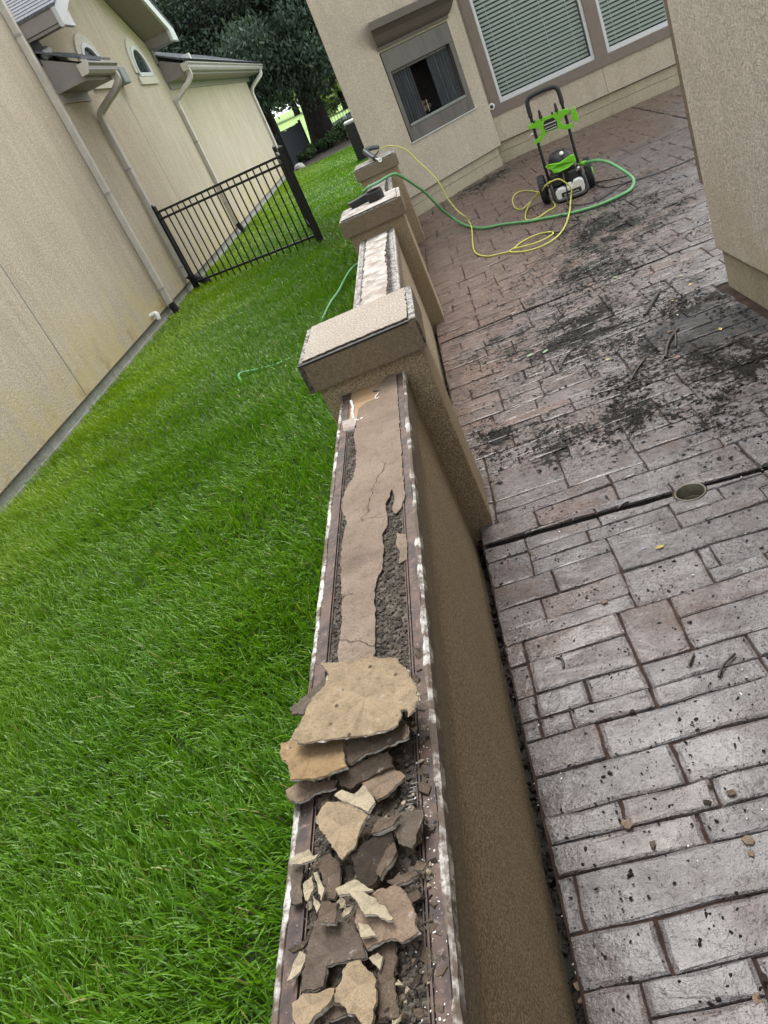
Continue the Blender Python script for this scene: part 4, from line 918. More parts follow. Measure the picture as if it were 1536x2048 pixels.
fence('metal_fence', (-16,37.2), (-3.9,36.6), -.25, 1.12, 90, 'black picket fence far back, left of the oak trunk', 'fence', group='fences along the pond', pick_w=.02)
fence('metal_fence', (-3.0,36.4), (3.0,36.0), -.25, 1.25, 46, 'black picket fence far back, right of the oak trunk', 'fence', group='fences along the pond', pick_w=.02)
# solid black board fence
e = empty('board_fence', (-3.85,32.5,-.09), 'solid black board fence panel in front of the oak trunk', 'fence')
p0, p1 = Vector((-4.05,30.3,0)), Vector((-3.68,34.7,0)); d = p1-p0; L = d.length; T = Matrix.Translation(p0) @ Matrix.Rotation(math.atan2(d.y,d.x),4,'Z')
M_board = plain('black_boards', (.006,.007,.009), .95, var=.4, scale=6)
for i in range(24):
    s = L*i/24; MB(T).box(s+.004,s+L/24-.004,-.012,.012,-.1,1.17+.02*math.sin(i*7)).obj('board', M_board, e)
for z in (.15, 1.02): MB(T).box(0,L,.0125,.05,z,z+.07).obj('rail', M_board, e)
for s in (0, L): MB(T).box(s-.05,s+.05,-.05,.05,-.15,1.25).obj('post', M_board, e)
# second leg of the board fence, running left towards the lawn edge of the house
e = empty('board_fence', (-6,30.2,-.09), 'solid black board fence just behind the far corner of the beige house', 'fence')
for i in range(22):
    x = -4.1-i*.18; MB().box(x-.172,x,30.2,30.224,-.1,1.12+.015*math.sin(i*5)).obj('board', M_board, e)
for z in (.15,.95): MB().box(-8.1,-4.1,30.225,30.26,z,z+.07).obj('rail', M_board, e)
# stones at the corner behind the fence post
for i, (x, y, s, lb) in enumerate(((-3.72,29.2,.20,'pale rounded stone at the house corner behind the fence post'),(-3.60,28.9,.13,'smaller pale stone beside the rounded stone at the house corner'))):
    m = MB(); m.lathe([(s*.5,0),(s,s*.3),(s*.85,s*.8),(s*.35,s*1.05)], 9, M=Matrix.Translation((x,y,-.1))); m.obj('stone', M_conc, smooth=False, bevel=.02, label=lb, cat='stone')

# ------------------------------------------------------------------ air conditioner beside the house
ac = empty('air_conditioner', (-.9,21.95,-.09), 'tall dark louvred air conditioner beside the fireplace house', 'air conditioner')
MB().box(-1.285,-.55,21.6,22.3,-.09,.82).obj('casing', M_black, ac, bevel=.01)
lm = MB().box(-1.292,-1.2855,21.6,22.3,0,.018).mesh('louvre', M_blackm); lm2 = MB().box(-1.28,-.55,21.588,21.5985,0,.016).mesh('louvre', M_blackm)
for i in range(24):
    for me in (lm, lm2):
        o = bpy.data.objects.new('louvre', me); col.objects.link(o); o.location = (0,0,-.04+i*.035); adopt(o, ac)
MB().box(-1.29,-.545,21.58,22.31,.82,.885).obj('lid', plain('grey_sheet', (.33,.33,.31), .5), ac, bevel=.02)

# ------------------------------------------------------------------ trees and shrubs
def leaves(name, centers, radii, n, size, mat, parent=None, droop=0, fill=.55, flat=.8, **kw):
    centers = np.array(centers, float); radii = np.array(radii, float); pw = radii**2/np.sum(radii**2)
    ci = rng.choice(len(centers), n, p=pw); u = rng.normal(size=(n,3)); u /= np.linalg.norm(u,axis=1)[:,None]
    r = radii[ci]*rng.uniform(fill,1.0,n)**.7*(1+.18*np.sin(u[:,0]*7+ci)*np.sin(u[:,2]*6+ci*2))
    p = centers[ci]+u*r[:,None]*np.array([1,1,flat])
    if droop: p[:,2] -= droop*rng.uniform(0,1,n)**3*radii[ci]
    a = rng.normal(size=(n,3)); a /= np.linalg.norm(a,axis=1)[:,None]
    c = np.cross(a, rng.normal(size=(n,3))); c /= np.linalg.norm(c,axis=1)[:,None]
    s = size*rng.uniform(.5,1.3,n)
    if droop: a[:,2] -= 1.1; a /= np.linalg.norm(a,axis=1)[:,None]; c = np.cross(a, rng.normal(size=(n,3))); c /= np.linalg.norm(c,axis=1)[:,None]
    L = a*s[:,None]; W = c*(s*.42)[:,None]
    V = np.stack([p-L, p+W, p+L, p-W],1).reshape(-1,3); F = 4*np.arange(n)[:,None]+np.array([0,1,2,3])
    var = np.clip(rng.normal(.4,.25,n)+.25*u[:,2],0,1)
    return big_mesh(name, V, [F], mat, attr={'var': np.repeat(var,4)}, parent=parent, **kw)
oak = empty('oak_tree', (-3.15,35.6,-.1), 'huge dark live oak with a leaning trunk and spreading crown behind the houses', 'tree')
tr = MB(); base = Vector((-3.2,35.6,-.3))
tr.tube(spline([(-3.15,35.6,-.3),(-3.10,35.6,.15),(-3.06,35.6,.8),(-3.05,35.65,1.6),(-3.12,35.7,2.6),(-3.2,35.8,3.8)], 6), [.66-.012*i for i in range(31)], 14)
tr.tube(spline([(-3.3,35.6,-.3),(-3.6,35.4,-.12),(-3.9,35.2,-.2)], 5), [.35-.025*i for i in range(11)], 8); tr.tube(spline([(-2.9,35.5,-.3),(-2.5,35.2,-.12),(-2.2,35.0,-.2)], 5), [.32-.022*i for i in range(11)], 8)
rs = random.Random(3)
for (a, L, h, r0) in ((200,6,4.5,.34),(150,5,5.5,.3),(20,6,4.0,.32),(-30,5,4.5,.28),(90,5,6,.26),(260,5,3.8,.28),(180,7,3.2,.26),(330,6,6.5,.24)):
    a = R(a); p = [(-3.2,35.8,2.6+rs.random()*1.0)]
    for t in (.3,.6,1): p.append((-3.2+math.cos(a)*L*t+rs.uniform(-.4,.4), 35.8+math.sin(a)*L*t+rs.uniform(-.4,.4), 3.2+h*t**.8+rs.uniform(-.3,.3)))
    q = spline(p, 5); tr.tube(q, [max(.04, r0*(1-.8*i/len(q))) for i in range(len(q))], 8)
tr.obj('trunk', M_bark, oak, smooth=True)
cs, rd = [], []
for i in range(120):
    z = rs.uniform(3.6,9.5); x = rs.uniform(-11.5,3.5); y = rs.uniform(33.2,39)
    if ((x+3.8)/8.2)**2+((z-4.5)/6)**2 > 1.05: continue
    cs.append((x,y,z)); rd.append(rs.uniform(.8,1.7))
leaves('crown', cs, rd, 115000, .092, M_oak, oak, fill=.25)
cs, rd = [], []
for i in range(46):
    a = rs.uniform(0,2*math.pi); t = rs.uniform(1.4,8.0); cs.append((-3.4+math.cos(a)*t*1.1, 35.5+math.sin(a)*t*.7, rs.uniform(2.7,4.2)+.06*t)); rd.append(rs.uniform(.6,1.2))
leaves('hanging_foliage', cs, rd, 34000, .10, M_oak, oak, droop=1.0, fill=.2)
def tree(x, y, h, r, label, mat, n, size=.22, name='background_tree', group='trees along the far bank'):
    g = hgt(x, y); e = empty(name, (x,y,g), label, 'tree', group)
    MB().tube(spline([(x,y,g-.2),(x+.1,y,g+h*.3),(x-.1,y,g+h*.7)], 5), [max(.05,r*.09*(1-i*.07)) for i in range(11)], 8).obj('trunk', M_bark, e, smooth=True)
    cs = []; rd = []
    for i in range(16):
        cs.append((x+rs.uniform(-.7,.7)*r, y+rs.uniform(-.6,.6)*r, g+h*rs.uniform(.35,.95))); rd.append(r*rs.uniform(.3,.55))
    leaves('crown', cs, rd, n, size, mat, e, fill=.2)
tree(-11.5,41,11,5.2,'dark background tree left of the big oak, over the far wing roof',M_oak,26000,.2, group='trees beside the oak')
tree(3.5,43,11,5,'dark background tree right of the big oak, mostly behind the fireplace wall',M_oak,16000,.22, group='trees beside the oak')
tree(-7,50,13,5.5,'tall dark tree directly behind the big oak',M_oak,20000,.26, group='trees beside the oak')
for (x, y, h, r, lb) in ((-6,118,5,5,'pale yellow green tree across the pond, left of the gap'),(3,114,4.2,5,'pale yellow green tree across the pond, middle of the gap'),(12,120,6,6,'pale yellow green tree across the pond, right end of the gap'),(-60,260,9,9,'small far tree on the bright fairway'),(26,122,7,7,'pale yellow green tree across the pond beyond the house')):
    tree(x, y, h, r, lb, M_lime, 4500, .5)
for i_, (x, y, h, r) in enumerate(((-95,330,20,16),(-72,300,17,14),(-52,280,16,13),(-36,250,15,12),(-24,230,14,11),(-13,215,13,10),(-3,205,12,10),(8,210,13,11))):
    tree(x, y, h, r, ['far hazy tree at the back of the fairway, leftmost','far hazy tree, second from the left on the fairway','far hazy tree, third from the left on the fairway','far hazy tree, fourth from the left on the fairway','far hazy tree, fifth from the left on the fairway','far hazy tree, third from the right on the fairway','far hazy tree, second from the right on the fairway','far hazy tree at the back of the pond, rightmost'][i_], M_shrub, 2600, 1.0, group='far tree line')
def shrub(x, y, w, h, label, n=3500, size=.075):
    e = empty('shrub', (x,y,-.1), label, 'shrub', 'low shrubs in the mulch bed')
    m = MB()
    for i in range(6): m.tube([(x,y,-.12),(x+rs.uniform(-.6,.6)*w,y+rs.uniform(-.6,.6)*w,-.1+h*.8)], [.012,.005], 5)
    m.obj('stem', M_bark, e)
    cs = [(x+rs.uniform(-.7,.7)*w, y+rs.uniform(-.5,.5)*w, -.05+h*rs.uniform(.25,.75)) for i in range(12)]
    leaves('foliage', cs, [h*rs.uniform(.28,.5) for _ in cs], n, size, M_shrub, e, fill=.2)
shrub(-2.0,32.8,.75,.62,'leafy low shrub right of the oak trunk near the lawn edge'); shrub(-1.2,33.0,.8,.6,'leafy low shrub half hidden by the air conditioner')
shrub(-3.3,33.4,.55,.42,'ivy like shrub at the foot of the oak'); shrub(-2.7,33.0,.5,.36,'small low shrub between the oak foot and the leafy one'); shrub(-3.6,31.6,.4,.3,'small shrub at the foot of the black board fence')
e = empty('planter_rock', (-2.35,32.9,-.1), 'reddish stump like rock beside the oak trunk', 'rock'); MB().lathe([(.30,0),(.36,.2),(.28,.42),(.12,.5)], 8, M=Matrix.Translation((-2.35,32.9,-.12))).obj('rock_body', plain('reddish_rock', (.12,.075,.055), .9, var=.4), e, bevel=.03)

# ------------------------------------------------------------------ pressure washer
WA = R(-13); uo = Vector((math.cos(WA), math.sin(WA), 0))
W0 = Vector((1.22,7.70,0))+uo*.03
pw = empty('pressure_washer', W0, 'green black and white electric pressure washer on two wheels', 'pressure washer')
WT = Matrix.Translation(W0) @ Matrix.Rotation(WA,4,'Z')
# frame
hb = .145; lean = .05
up_ = []
for s in (-1, 1):
    MB(WT).tube(spline([(s*hb,.02,.10),(s*hb,.02,.30),(s*hb,.035,.62),(s*hb*.98,.045,.80)], 5), .0135, 10).obj('upright', M_blackm, pw, smooth=True)
MB(WT).tube(spline([(-hb*.99,.045,.76),(-hb*.98,.05,.86),(-hb*.86,.052,.905),(-hb*.5,.053,.922),(hb*.5,.053,.922),(hb*.86,.052,.905),(hb*.98,.05,.86),(hb*.99,.045,.76)], 6), .0195, 12).obj('handle_grip', M_rubber, pw, smooth=True)
# bracket
m = MB(WT @ Matrix.Translation((0,.012,0)))
out = [(-.185,.705),(-.185,.672),(-.150,.668),(-.105,.655),(-.085,.622),(-.105,.585),(-.17,.566),(-.17,.534),(-.13,.540),(-.075,.560),(-.045,.590),(.055,.590),(.085,.570),(.13,.548),(.185,.548),(.185,.582),(.14,.586),(.105,.600),(.09,.632),(.11,.655),(.15,.668),(.19,.676),(.19,.708),(.10,.722),(.0,.716),(-.10,.722)]
m.yprism(out, -.016, .016); m.obj('bracket', M_green, pw, bevel=.003)
m = MB(WT @ Matrix.Translation((0,-.0055,0))); m.yprism([(-.052,.600),(.058,.600),(.062,.655),(.042,.692),(-.038,.692),(-.058,.655)], -.004, .004)
pl = m.obj('name_plate', M_black, pw, bevel=.0015)
m = MB(WT); m.box(-.053,.058,-.0108,-.0098,.655,.661); m.box(-.050,.055,-.0108,-.0098,.606,.611); m.obj('plate_stripe', M_white, pl)
def text(body, size, M, mat, parent, name='lettering'):
    cu = bpy.data.curves.new(name, 'FONT'); cu.body = body; cu.size = size; cu.align_x = 'CENTER'; cu.align_y = 'CENTER'; cu.extrude = .0003
    o = bpy.data.objects.new(name, cu); col.objects.link(o)
    dg = bpy.context.evaluated_depsgraph_get(); me = bpy.data.meshes.new_from_object(o.evaluated_get(dg))
    bpy.data.objects.remove(o); me.materials.clear(); me.materials.append(mat)
    o = bpy.data.objects.new(name, me); col.objects.link(o); o.matrix_basis = M; adopt(o, parent); return o
RX = Matrix.Rotation(R(90),4,'X')
text('greenworks', .0215, WT @ Matrix.Translation((.002,-.0105,.632)) @ RX, M_white, pl)
for sx, h in ((-.06,.792),(.085,.792)):
    MB(WT).lathe([(.017,.700),(.017,.735),(.0125,.75),(.0105,h-.01),(.008,h)], 12, M=WT @ Matrix.Translation((sx,.012,0))).obj('nozzle', M_black, pw, smooth=False)
MB(WT).box(.035,.05,-.004,.02,.712,.735).obj('nozzle', M_black, pw); MB(WT).box(-.135,-.115,-.004,.02,.705,.725).obj('nozzle', M_black, pw)
m = MB(WT); m.yprism([(.195,.60),(.235,.575),(.248,.60),(.240,.69),(.225,.715),(.215,.68),(.195,.675)], -.01, .03); m.obj('hose_hook', M_green, pw, bevel=.004)
MB(WT).tube([(-.158,-.006,.625),(-.182,-.006,.622)], [.014,.012], 10).obj('knob', M_steel, pw)
# motor
MT = WT @ Matrix.Translation((.0,.03,0)) @ Matrix.Rotation(R(-8),4,'X')
MB().lathe([(.10,.20),(.118,.26),(.115,.325),(.098,.375),(.062,.402),(.0,.410)], 24, M=MT, cap=False).obj('motor_dome', M_black, pw, smooth=True)
m = MB(WT); 
col_out = [(-.135,.335),(-.095,.345),(.0,.330),(.10,.350),(.135,.345),(.14,.285),(.06,.262),(-.02,.258),(-.075,.262),(-.09,.30)]
n = len(col_out); vs = []
for (x, z) in col_out: vs.append((x*1.0, -.105-.05*math.cos(min(1,abs(x)/.14)*math.pi/2), z))
for (x, z) in col_out: vs.append((x*.97, -.06-.05*math.cos(min(1,abs(x)/.14)*math.pi/2), z))
m.add(vs, [(i,(i+1)%n,n+(i+1)%n,n+i) for i in range(n)]+[tuple(range(n-1,-1,-1)), tuple(range(n,2*n))]); m.obj('motor_collar', M_green, pw, bevel=.004)
MB(WT).lathe([(.018,0),(.02,.006),(.012,.012)], 14, M=WT @ Matrix.Translation((.03,-.05,.385)) @ Matrix.Rotation(R(50),4,'X')).obj('motor_button', M_white, pw, smooth=True)
m = MB(WT); m.box(-.11,.11,-.08,.12,.13,.27); m.box(-.125,-.03,-.12,-.02,.14,.25); m.box(.03,.13,-.13,-.02,.13,.235); m.obj('pump_body', M_black, pw, bevel=.02)
m = MB(WT); m.tube([(.12,-.13,.215),(.155,-.15,.235)], [.016,.013], 12); m.obj('inlet', M_steel, pw, smooth=True)
# wheels
for s in (-1, 1):
    Tw = WT @ Matrix.Translation((s*.215,.045,.128)) @ Matrix.Rotation(R(90),4,'Y')
    w = MB().lathe([(.07,-.03),(.118,-.032),(.128,-.02),(.128,.02),(.118,.032),(.07,.03)], 28, M=Tw, cap=False).obj('wheel', M_rubber, pw, smooth=False)
    for k_ in range(20):
        a = 2*math.pi*k_/20; MB(Tw @ Matrix.Rotation(a,4,'Z')).box(.1275,.1305,-.008,.008,-.026,.026).obj('tread_block', M_rubber, w)
    MB().lathe([(.0,s*.034),(.03,s*.036),(.035,s*.03),(.085,s*.026),(.095,s*.031),(.095,s*.02),(.0,s*.01)], 24, M=Tw, cap=False).obj('rim', M_green, w, smooth=True)
MB(WT).tube([(-.20,.045,.128),(.20,.045,.128)], .009, 8).obj('axle', M_blackm, pw)
# base loop around the detergent tank
m = MB(WT); m.tube(spline([(-.11,-.03,.20),(-.125,-.14,.15),(-.122,-.175,.06),(-.09,-.19,.022),(0,-.195,.018),(.12,-.195,.018),(.165,-.19,.03),(.175,-.175,.07),(.165,-.14,.16),(.13,-.03,.20)], 6), .017, 10); m.obj('base_loop', M_black, pw, smooth=True)
m = MB(WT); m.box(-.13,.15,-.12,.1,.09,.13); m.box(-.1,.14,-.17,-.02,.012,.03); m.obj('base_tray', M_black, pw, bevel=.01)
m = MB(WT @ Matrix.Translation((.025,0,0))); m.yprism([(-.125,.03),(-.09,.024),(.09,.024),(.125,.035),(.138,.075),(.132,.135),(.10,.155),(.05,.15),(.03,.118),(-.03,.112),(-.06,.125),(-.10,.125),(-.13,.10)], -.19, -.10)
tank = m.obj('tank', M_white, pw, bevel=.012, bseg=3)
MB(WT).lathe([(.026,0),(.026,.022),(.02,.026)], 18, M=WT @ Matrix.Translation((.03,-.15,.115))).obj('tank_cap', M_white, tank, smooth=False)
MB(WT).box(-.055,.125,-.1925,-.1895,.040,.083).obj('badge', M_black, tank, bevel=.004)
text('greenworks', .0285, WT @ Matrix.Translation((.035,-.1931,.061)) @ RX, M_white, tank)
MB(WT).box(.085,.145,-.152,-.150,.118,.146).obj('sticker', plain('pale_sticker', (.50,.62,.66), .5), tank)

# ------------------------------------------------------------------ hoses, cord, spray gun, rings
g = [(-2.0,6.3,-.092),(-2.1,6.62,-.06),(-1.87,6.56,-.078),(-1.67,6.53,-.086),(-1.48,6.66,-.09),(-1.35,7.2,-.075),(-1.244,7.643,-.03),(-1.146,7.881,.0),(-1.087,8.38,.0),(-1.0,8.62,.02),(-.80,8.42,.12),(-.66,8.18,.45),(-.585,8.05,.70),(-.50,8.0,.765),(-.38,8.0,.772),(-.28,8.02,.782),(-.197,8.047,.772),(-.127,8.154,.684),(-.048,8.274,.557),(.001,8.349,.474),(.057,8.435,.340),(.12,8.531,.190),(.194,8.62,.06),(.269,8.31,.017),(.362,7.941,.015),(.452,7.756,.015),(.588,7.608,.015),(.791,7.294,.015),(.872,7.209,.015),(1.097,6.958,.015),(1.312,6.832,.015),(1.517,6.848,.015),(1.62,6.926,.018),(1.672,7.03,.06),(1.62,7.15,.15),(1.554,7.269,.227),(1.48,7.41,.252),(1.40,7.57,.243)]
hs_ = empty('garden_hose', (.1,8.5,0), 'thick green garden hose looped over the wall to the pressure washer', 'hose')
MB().tube(spline(g, 10), .0135, 10).obj('hose', M_hoseg, hs_, smooth=True)
MB().tube([(1.425,7.52,.247),(1.395,7.585,.243)], .019, 12).obj('connector', M_green, hs_, smooth=True)
MB().tube([(1.395,7.585,.243),(1.365,7.62,.238)], .012, 12).obj('fitting', M_steel, hs_, smooth=True)
yl = [(-.30,8.80,.985),(-.248,8.80,.975),(-.186,8.76,.972),(-.126,8.70,.952),(-.066,8.652,.917),(-.02,8.591,.877),(.017,8.542,.813),(.049,8.5,.739),(.092,8.444,.674),(.129,8.393,.598),(.167,8.344,.508),(.186,8.319,.407),(.2,8.3,.316),(.243,8.244,.194),(.288,8.183,.128),(.317,8.2,.06),(.315,7.988,.040),(.30,7.85,.02),(.285,7.722,.012),(.238,7.205,.01),(.25,6.929,.01),(.312,6.738,.01),(.405,6.653,.01),(.495,6.597,.01),(.603,6.72,.01),(.743,6.755,.01),(.849,6.666,.01),(.854,6.566,.01),(.731,6.477,.018),(.609,6.521,.02),(.517,6.576,.022),(.492,6.546,.014),(.597,6.395,.01),(.726,6.346,.01),(.859,6.427,.01),(.974,6.638,.012),(1.075,6.91,.03),(1.116,7.05,.035),(1.16,7.25,.02),(1.205,7.42,.03),(1.234,7.44,.106),(1.199,7.44,.175),(1.147,7.46,.224),(1.053,7.55,.20),(1.0,7.75,.11),(.93,8.0,.03),(.82,7.93,.01),(.784,8.126,.01),(.816,8.506,.01),(.888,8.766,.01),(.971,8.756,.01),(1.045,8.516,.01),(1.085,8.141,.01),(1.07,7.5,.012),(.969,7.40,.01),(.859,7.32,.01),(.783,7.392,.01),(.80,7.6,.012),(.90,7.9,.03),(1.02,7.72,.15),(1.10,7.58,.21)]
MB().tube(spline(yl, 8), .0064, 8).obj('pressure_hose', M_hosey, smooth=True, label='thin yellow high pressure hose running from spray gun to washer in loops', cat='hose')
bl = [(1.22,7.56,.25),(1.20,7.45,.20),(1.19,7.44,.05),(1.153,7.38,.008),(1.184,7.257,.008),(1.227,7.121,.008),(1.34,7.029,.008),(1.473,7.099,.008),(1.629,7.214,.008),(1.72,7.17,.008),(1.83,7.103,.008),(1.95,7.07,.008),(2.17,7.054,.008),(2.6,7.02,.008)]
cd = empty('power_cord', (1.5,7.2,0), 'thin black power cord trailing from the washer past the right wall', 'cord')
MB().tube(spline(bl, 8), .0055, 8).obj('cord', M_black, cd, smooth=True)
MB().tube(spline([(1.763,7.422,.008),(1.649,7.515,.008),(1.556,7.659,.008),(1.5,7.75,.01),(1.44,7.70,.1),(1.33,7.68,.2)], 8), .0055, 8).obj('cord', M_black, cd, smooth=True)
MB().tube(spline([(1.5,7.78,.008),(1.485,7.557,.008),(1.51,7.359,.008),(1.607,7.246,.009),(1.72,7.18,.012)], 8), .0055, 8).obj('cord', M_black, cd, smooth=True)
MB().tube(spline([(1.185,7.218,.010),(1.09,7.079,.008),(.961,6.916,.035),(.867,6.688,.008),(.928,6.525,.008),(1.022,6.548,.008),(1.096,6.592,.008),(1.089,6.666,.008),(1.05,6.759,.008)], 8), .0055, 8).obj('cord', M_black, cd, smooth=True)
# spray gun on the far pier
gx = dxw(8.5)
sg = empty('spray_gun', (-.34,8.6,.917), 'dark grey spray gun with a pale wand tip resting on the farthest pier', 'spray gun')
M_gun = plain('gun_plastic', (.055,.065,.072), .4, var=.3, scale=40)
MB().tube(spline([(-.415,8.74,1.005),(-.395,8.68,.985),(-.365,8.60,.955),(-.345,8.53,.940)], 5), [.030,.032,.031,.028,.027,.026,.026,.025,.025,.024,.024,.023,.022,.022,.021,.021], 10).obj('barrel', M_gun, sg, smooth=True)
MB().tube(spline([(-.43,8.76,1.005),(-.40,8.80,1.02),(-.33,8.81,1.012),(-.27,8.80,.992)], 5), [.030,.031,.030,.029,.028,.026,.024,.024,.024,.024,.024,.023,.022,.021,.018,.016], 10).obj('grip', M_gun, sg, smooth=True)
MB().tube(spline([(-.40,8.72,.965),(-.34,8.74,.945),(-.29,8.78,.965)], 5), .008, 6).obj('trigger_guard', M_black, sg, smooth=True)
MB().tube([(-.345,8.53,.94),(-.338,8.50,.935)], .024, 12).obj('coupler', M_black, sg, smooth=True)
MB().tube([(-.338,8.50,.935),(-.300,8.36,.918)], .0085, 8).obj('wand', M_white, sg, smooth=True)
MB().lathe([(.008,-.008),(.021,-.008),(.021,.008),(.008,.008),(.008,-.008)], 16, M=Matrix.Translation((-.297,8.35,.917)) @ Matrix.Rotation(R(75),4,'X') @ Matrix.Rotation(R(20),4,'Y'), cap=False).obj('nozzle_ring', M_white, sg, smooth=True)
# black corrugated ring and cut piece on the middle pier
Mr = Matrix.Translation((-.325,5.79,.9168)) @ Matrix.Rotation(R(4),4,'X')
pr = []
for i in range(13): pr.append((.058+(.003 if i % 2 else 0), .066*i/12))
pr += [(.053,.066),(.053,.0)]
rg = MB().lathe(pr, 36, M=Mr, cap=False).obj('pipe_ring', M_rubber, smooth=False, label='short black corrugated pipe ring standing on the middle pier', cat='pipe')
m = MB(Matrix.Translation((-.445,5.90,.917)) @ Matrix.Rotation(R(18),4,'Z')); m.yprism([(-.075,.0),(.055,.0),(.062,.052),(-.095,.044)], -.035, .03)
m.obj('pipe_scrap', M_rubber, bevel=.006, label='black folded pipe scrap beside the corrugated ring on the middle pier', cat='pipe')

# ------------------------------------------------------------------ loose stucco on the wall
for i, (lb, mt, lev, thk, tilt, P) in enumerate(FRAGS):
    P = [(x/1000,y/1000) for x,y in P]; cx = sum(p[0] for p in P)/len(P); cy = sum(p[1] for p in P)/len(P)
    amp, st = (.0014, .006) if thk < 8 else (.0024, .008)
    Q = ragged(ragged([(x-cx,y-cy) for x,y in P], amp, st, 100+i), amp*.45, .0032, 300+i); n = len(Q); t = thk/1000*.68
    rs2 = random.Random(i); vs = []; A = sum(Q[j][0]*Q[(j+1)%n][1]-Q[(j+1)%n][0]*Q[j][1] for j in range(n))
    if A < 0: Q = Q[::-1]
    bend_ = rs2.uniform(-.5,.9)
    zz = lambda x,y: 0.0
    # worn upper rim, ragged broken side, thinner underside
    for (x,y) in Q: vs.append((x*.985,y*.985,zz(x,y)))
    for (x,y) in Q: vs.append((x,y,zz(x,y)-.0016))
    for (x,y) in Q: s_ = 1+.05*noise.noise((x*60,y*60,i))+rs2.uniform(-.012,.012); vs.append((x*s_,y*s_,zz(x,y)-t*.6))
    for (x,y) in Q: s_ = .97+.07*noise.noise((x*60,y*60,i+9))+rs2.uniform(-.012,.012); vs.append((x*s_,y*s_,zz(x,y)-t))
    m = MB(); fs = []; mi = []
    m.add(vs, [tuple(range(n))], 0); m.f.append(tuple(range(4*n-1,3*n-1,-1))); m.m.append(0)
    for L_ in range(3):
        for j in range(n): m.f.append((L_*n+j,(L_+1)*n+j,(L_+1)*n+(j+1)%n,L_*n+(j+1)%n)); m.m.append(0 if L_ == 0 else 1)
    edge = M_chalkw if mt == 'cream' else M_chalk
    if mt in ('mud','dark','grey'): edge = FM['brown']
    o = m.obj('stucco_fragment', [FM[mt], edge], label=lb, cat='stucco fragment', group='broken stucco on the wall')
    bm = bmesh.new(); bm.from_mesh(o.data); bmesh.ops.triangulate(bm, faces=[f for f in bm.faces if len(f.verts) > 4])
    for _ in range(3):
        es = [e for e in bm.edges if e.calc_length() > .017]
        if es: bmesh.ops.subdivide_edges(bm, edges=es, cuts=1); bmesh.ops.triangulate(bm, faces=[f for f in bm.faces if len(f.verts) > 3])
    for e_ in bm.edges: e_.smooth = not (len(e_.link_faces) == 2 and e_.calc_face_angle(0) > .4)
    aa = rs2.uniform(0,3.14); cb = rs2.uniform(.15,.9)*rs2.choice((-1,1,1)); ca_, sa_ = math.cos(aa), math.sin(aa)
    for v in bm.verts:
        u_ = v.co.x*ca_+v.co.y*sa_; v.co.z += cb*u_*u_+.0018*noise.noise((v.co.x*45,v.co.y*45,i*3.1))
    for f in bm.faces: f.smooth = f.material_index == 0
    bm.to_mesh(o.data); bm.free()
    o.location = (cx,cy,ZT+lev/1000); o.rotation_euler = (R(tilt[0]),R(tilt[1]),0)
# galvanised lath teeth beside the grey fragment
lt = empty('lath_strip', (-.34,.70,.75), 'row of metal lath teeth sticking out beside the grey brown piece', 'metal strip')
lp = [Vector((-.3262,.8015,.762)), Vector((-.3475,.7255,.760))]
lt.location = lp[0]
for i in range(12):
    p = lp[0].lerp(lp[1], i/11); MB().tube([p, p+Vector((.012,-.004,.004))], .0012, 5).obj('tooth', M_steel, lt)
MB().tube([lp[0], lp[1]], .0015, 5).obj('rod', M_blackm, lt)
# crumbs on the wall top
_g = (1+5**.5)/2
ICO = np.array([(-1,_g,0),(1,_g,0),(-1,-_g,0),(1,-_g,0),(0,-1,_g),(0,1,_g),(0,-1,-_g),(0,1,-_g),(_g,0,-1),(_g,0,1),(-_g,0,-1),(-_g,0,1)], float)/1.9
ICF = np.array([(0,11,5),(0,5,1),(0,1,7),(0,7,10),(0,10,11),(1,5,9),(5,11,4),(11,10,2),(10,7,6),(7,1,8),(3,9,4),(3,4,2),(3,2,6),(3,6,8),(3,8,9),(4,9,5),(2,4,11),(6,2,10),(8,6,7),(9,8,1)])
def crumbs(name, pts, smin, smax, mat, flat=.55, zj=0, **kw):
    pts = np.asarray(pts); n = len(pts); s = smin+(smax-smin)*rng.uniform(0,1,n)**2.6; a = rng.uniform(0,6.28,n)
    V = ICO[None]*rng.uniform(.5,1.25,(n,12,1))*s[:,None,None]; V[:,:,0] *= rng.uniform(.9,2.0,n)[:,None]; V[:,:,2] *= flat
    c, sn = np.cos(a)[:,None], np.sin(a)[:,None]; X = V[:,:,0]*c-V[:,:,1]*sn; Y = V[:,:,0]*sn+V[:,:,1]*c
    P = np.stack([X+pts[:,0:1],Y+pts[:,1:2],V[:,:,2]+pts[:,2:3]+s[:,None]*flat*.35],2).reshape(-1,3)
    return big_mesh(name, P, [(12*np.arange(n)[:,None,None]+ICF[None]).reshape(-1,3)], mat, **kw)
pt = [(random.uniform(-.505,-.30), random.uniform(.3,1.15), .732) for _ in range(2600)]
crumbs('stucco_crumbs', pt, .0012, .0075, M_core, label='dark stucco crumbs filling the channels of the wall top', cat='crumbs', kind='stuff')
pt = [(random.uniform(-.52,-.292), random.uniform(.3,1.0), .7345) for _ in range(240)]+[(random.gauss(-.315,.012), random.uniform(.35,.95), .736) for _ in range(140)]
crumbs('white_flecks', pt, .0006, .0020, M_chalkw, label='small white plaster flecks sprinkled over the wall top', cat='crumbs', kind='stuff')

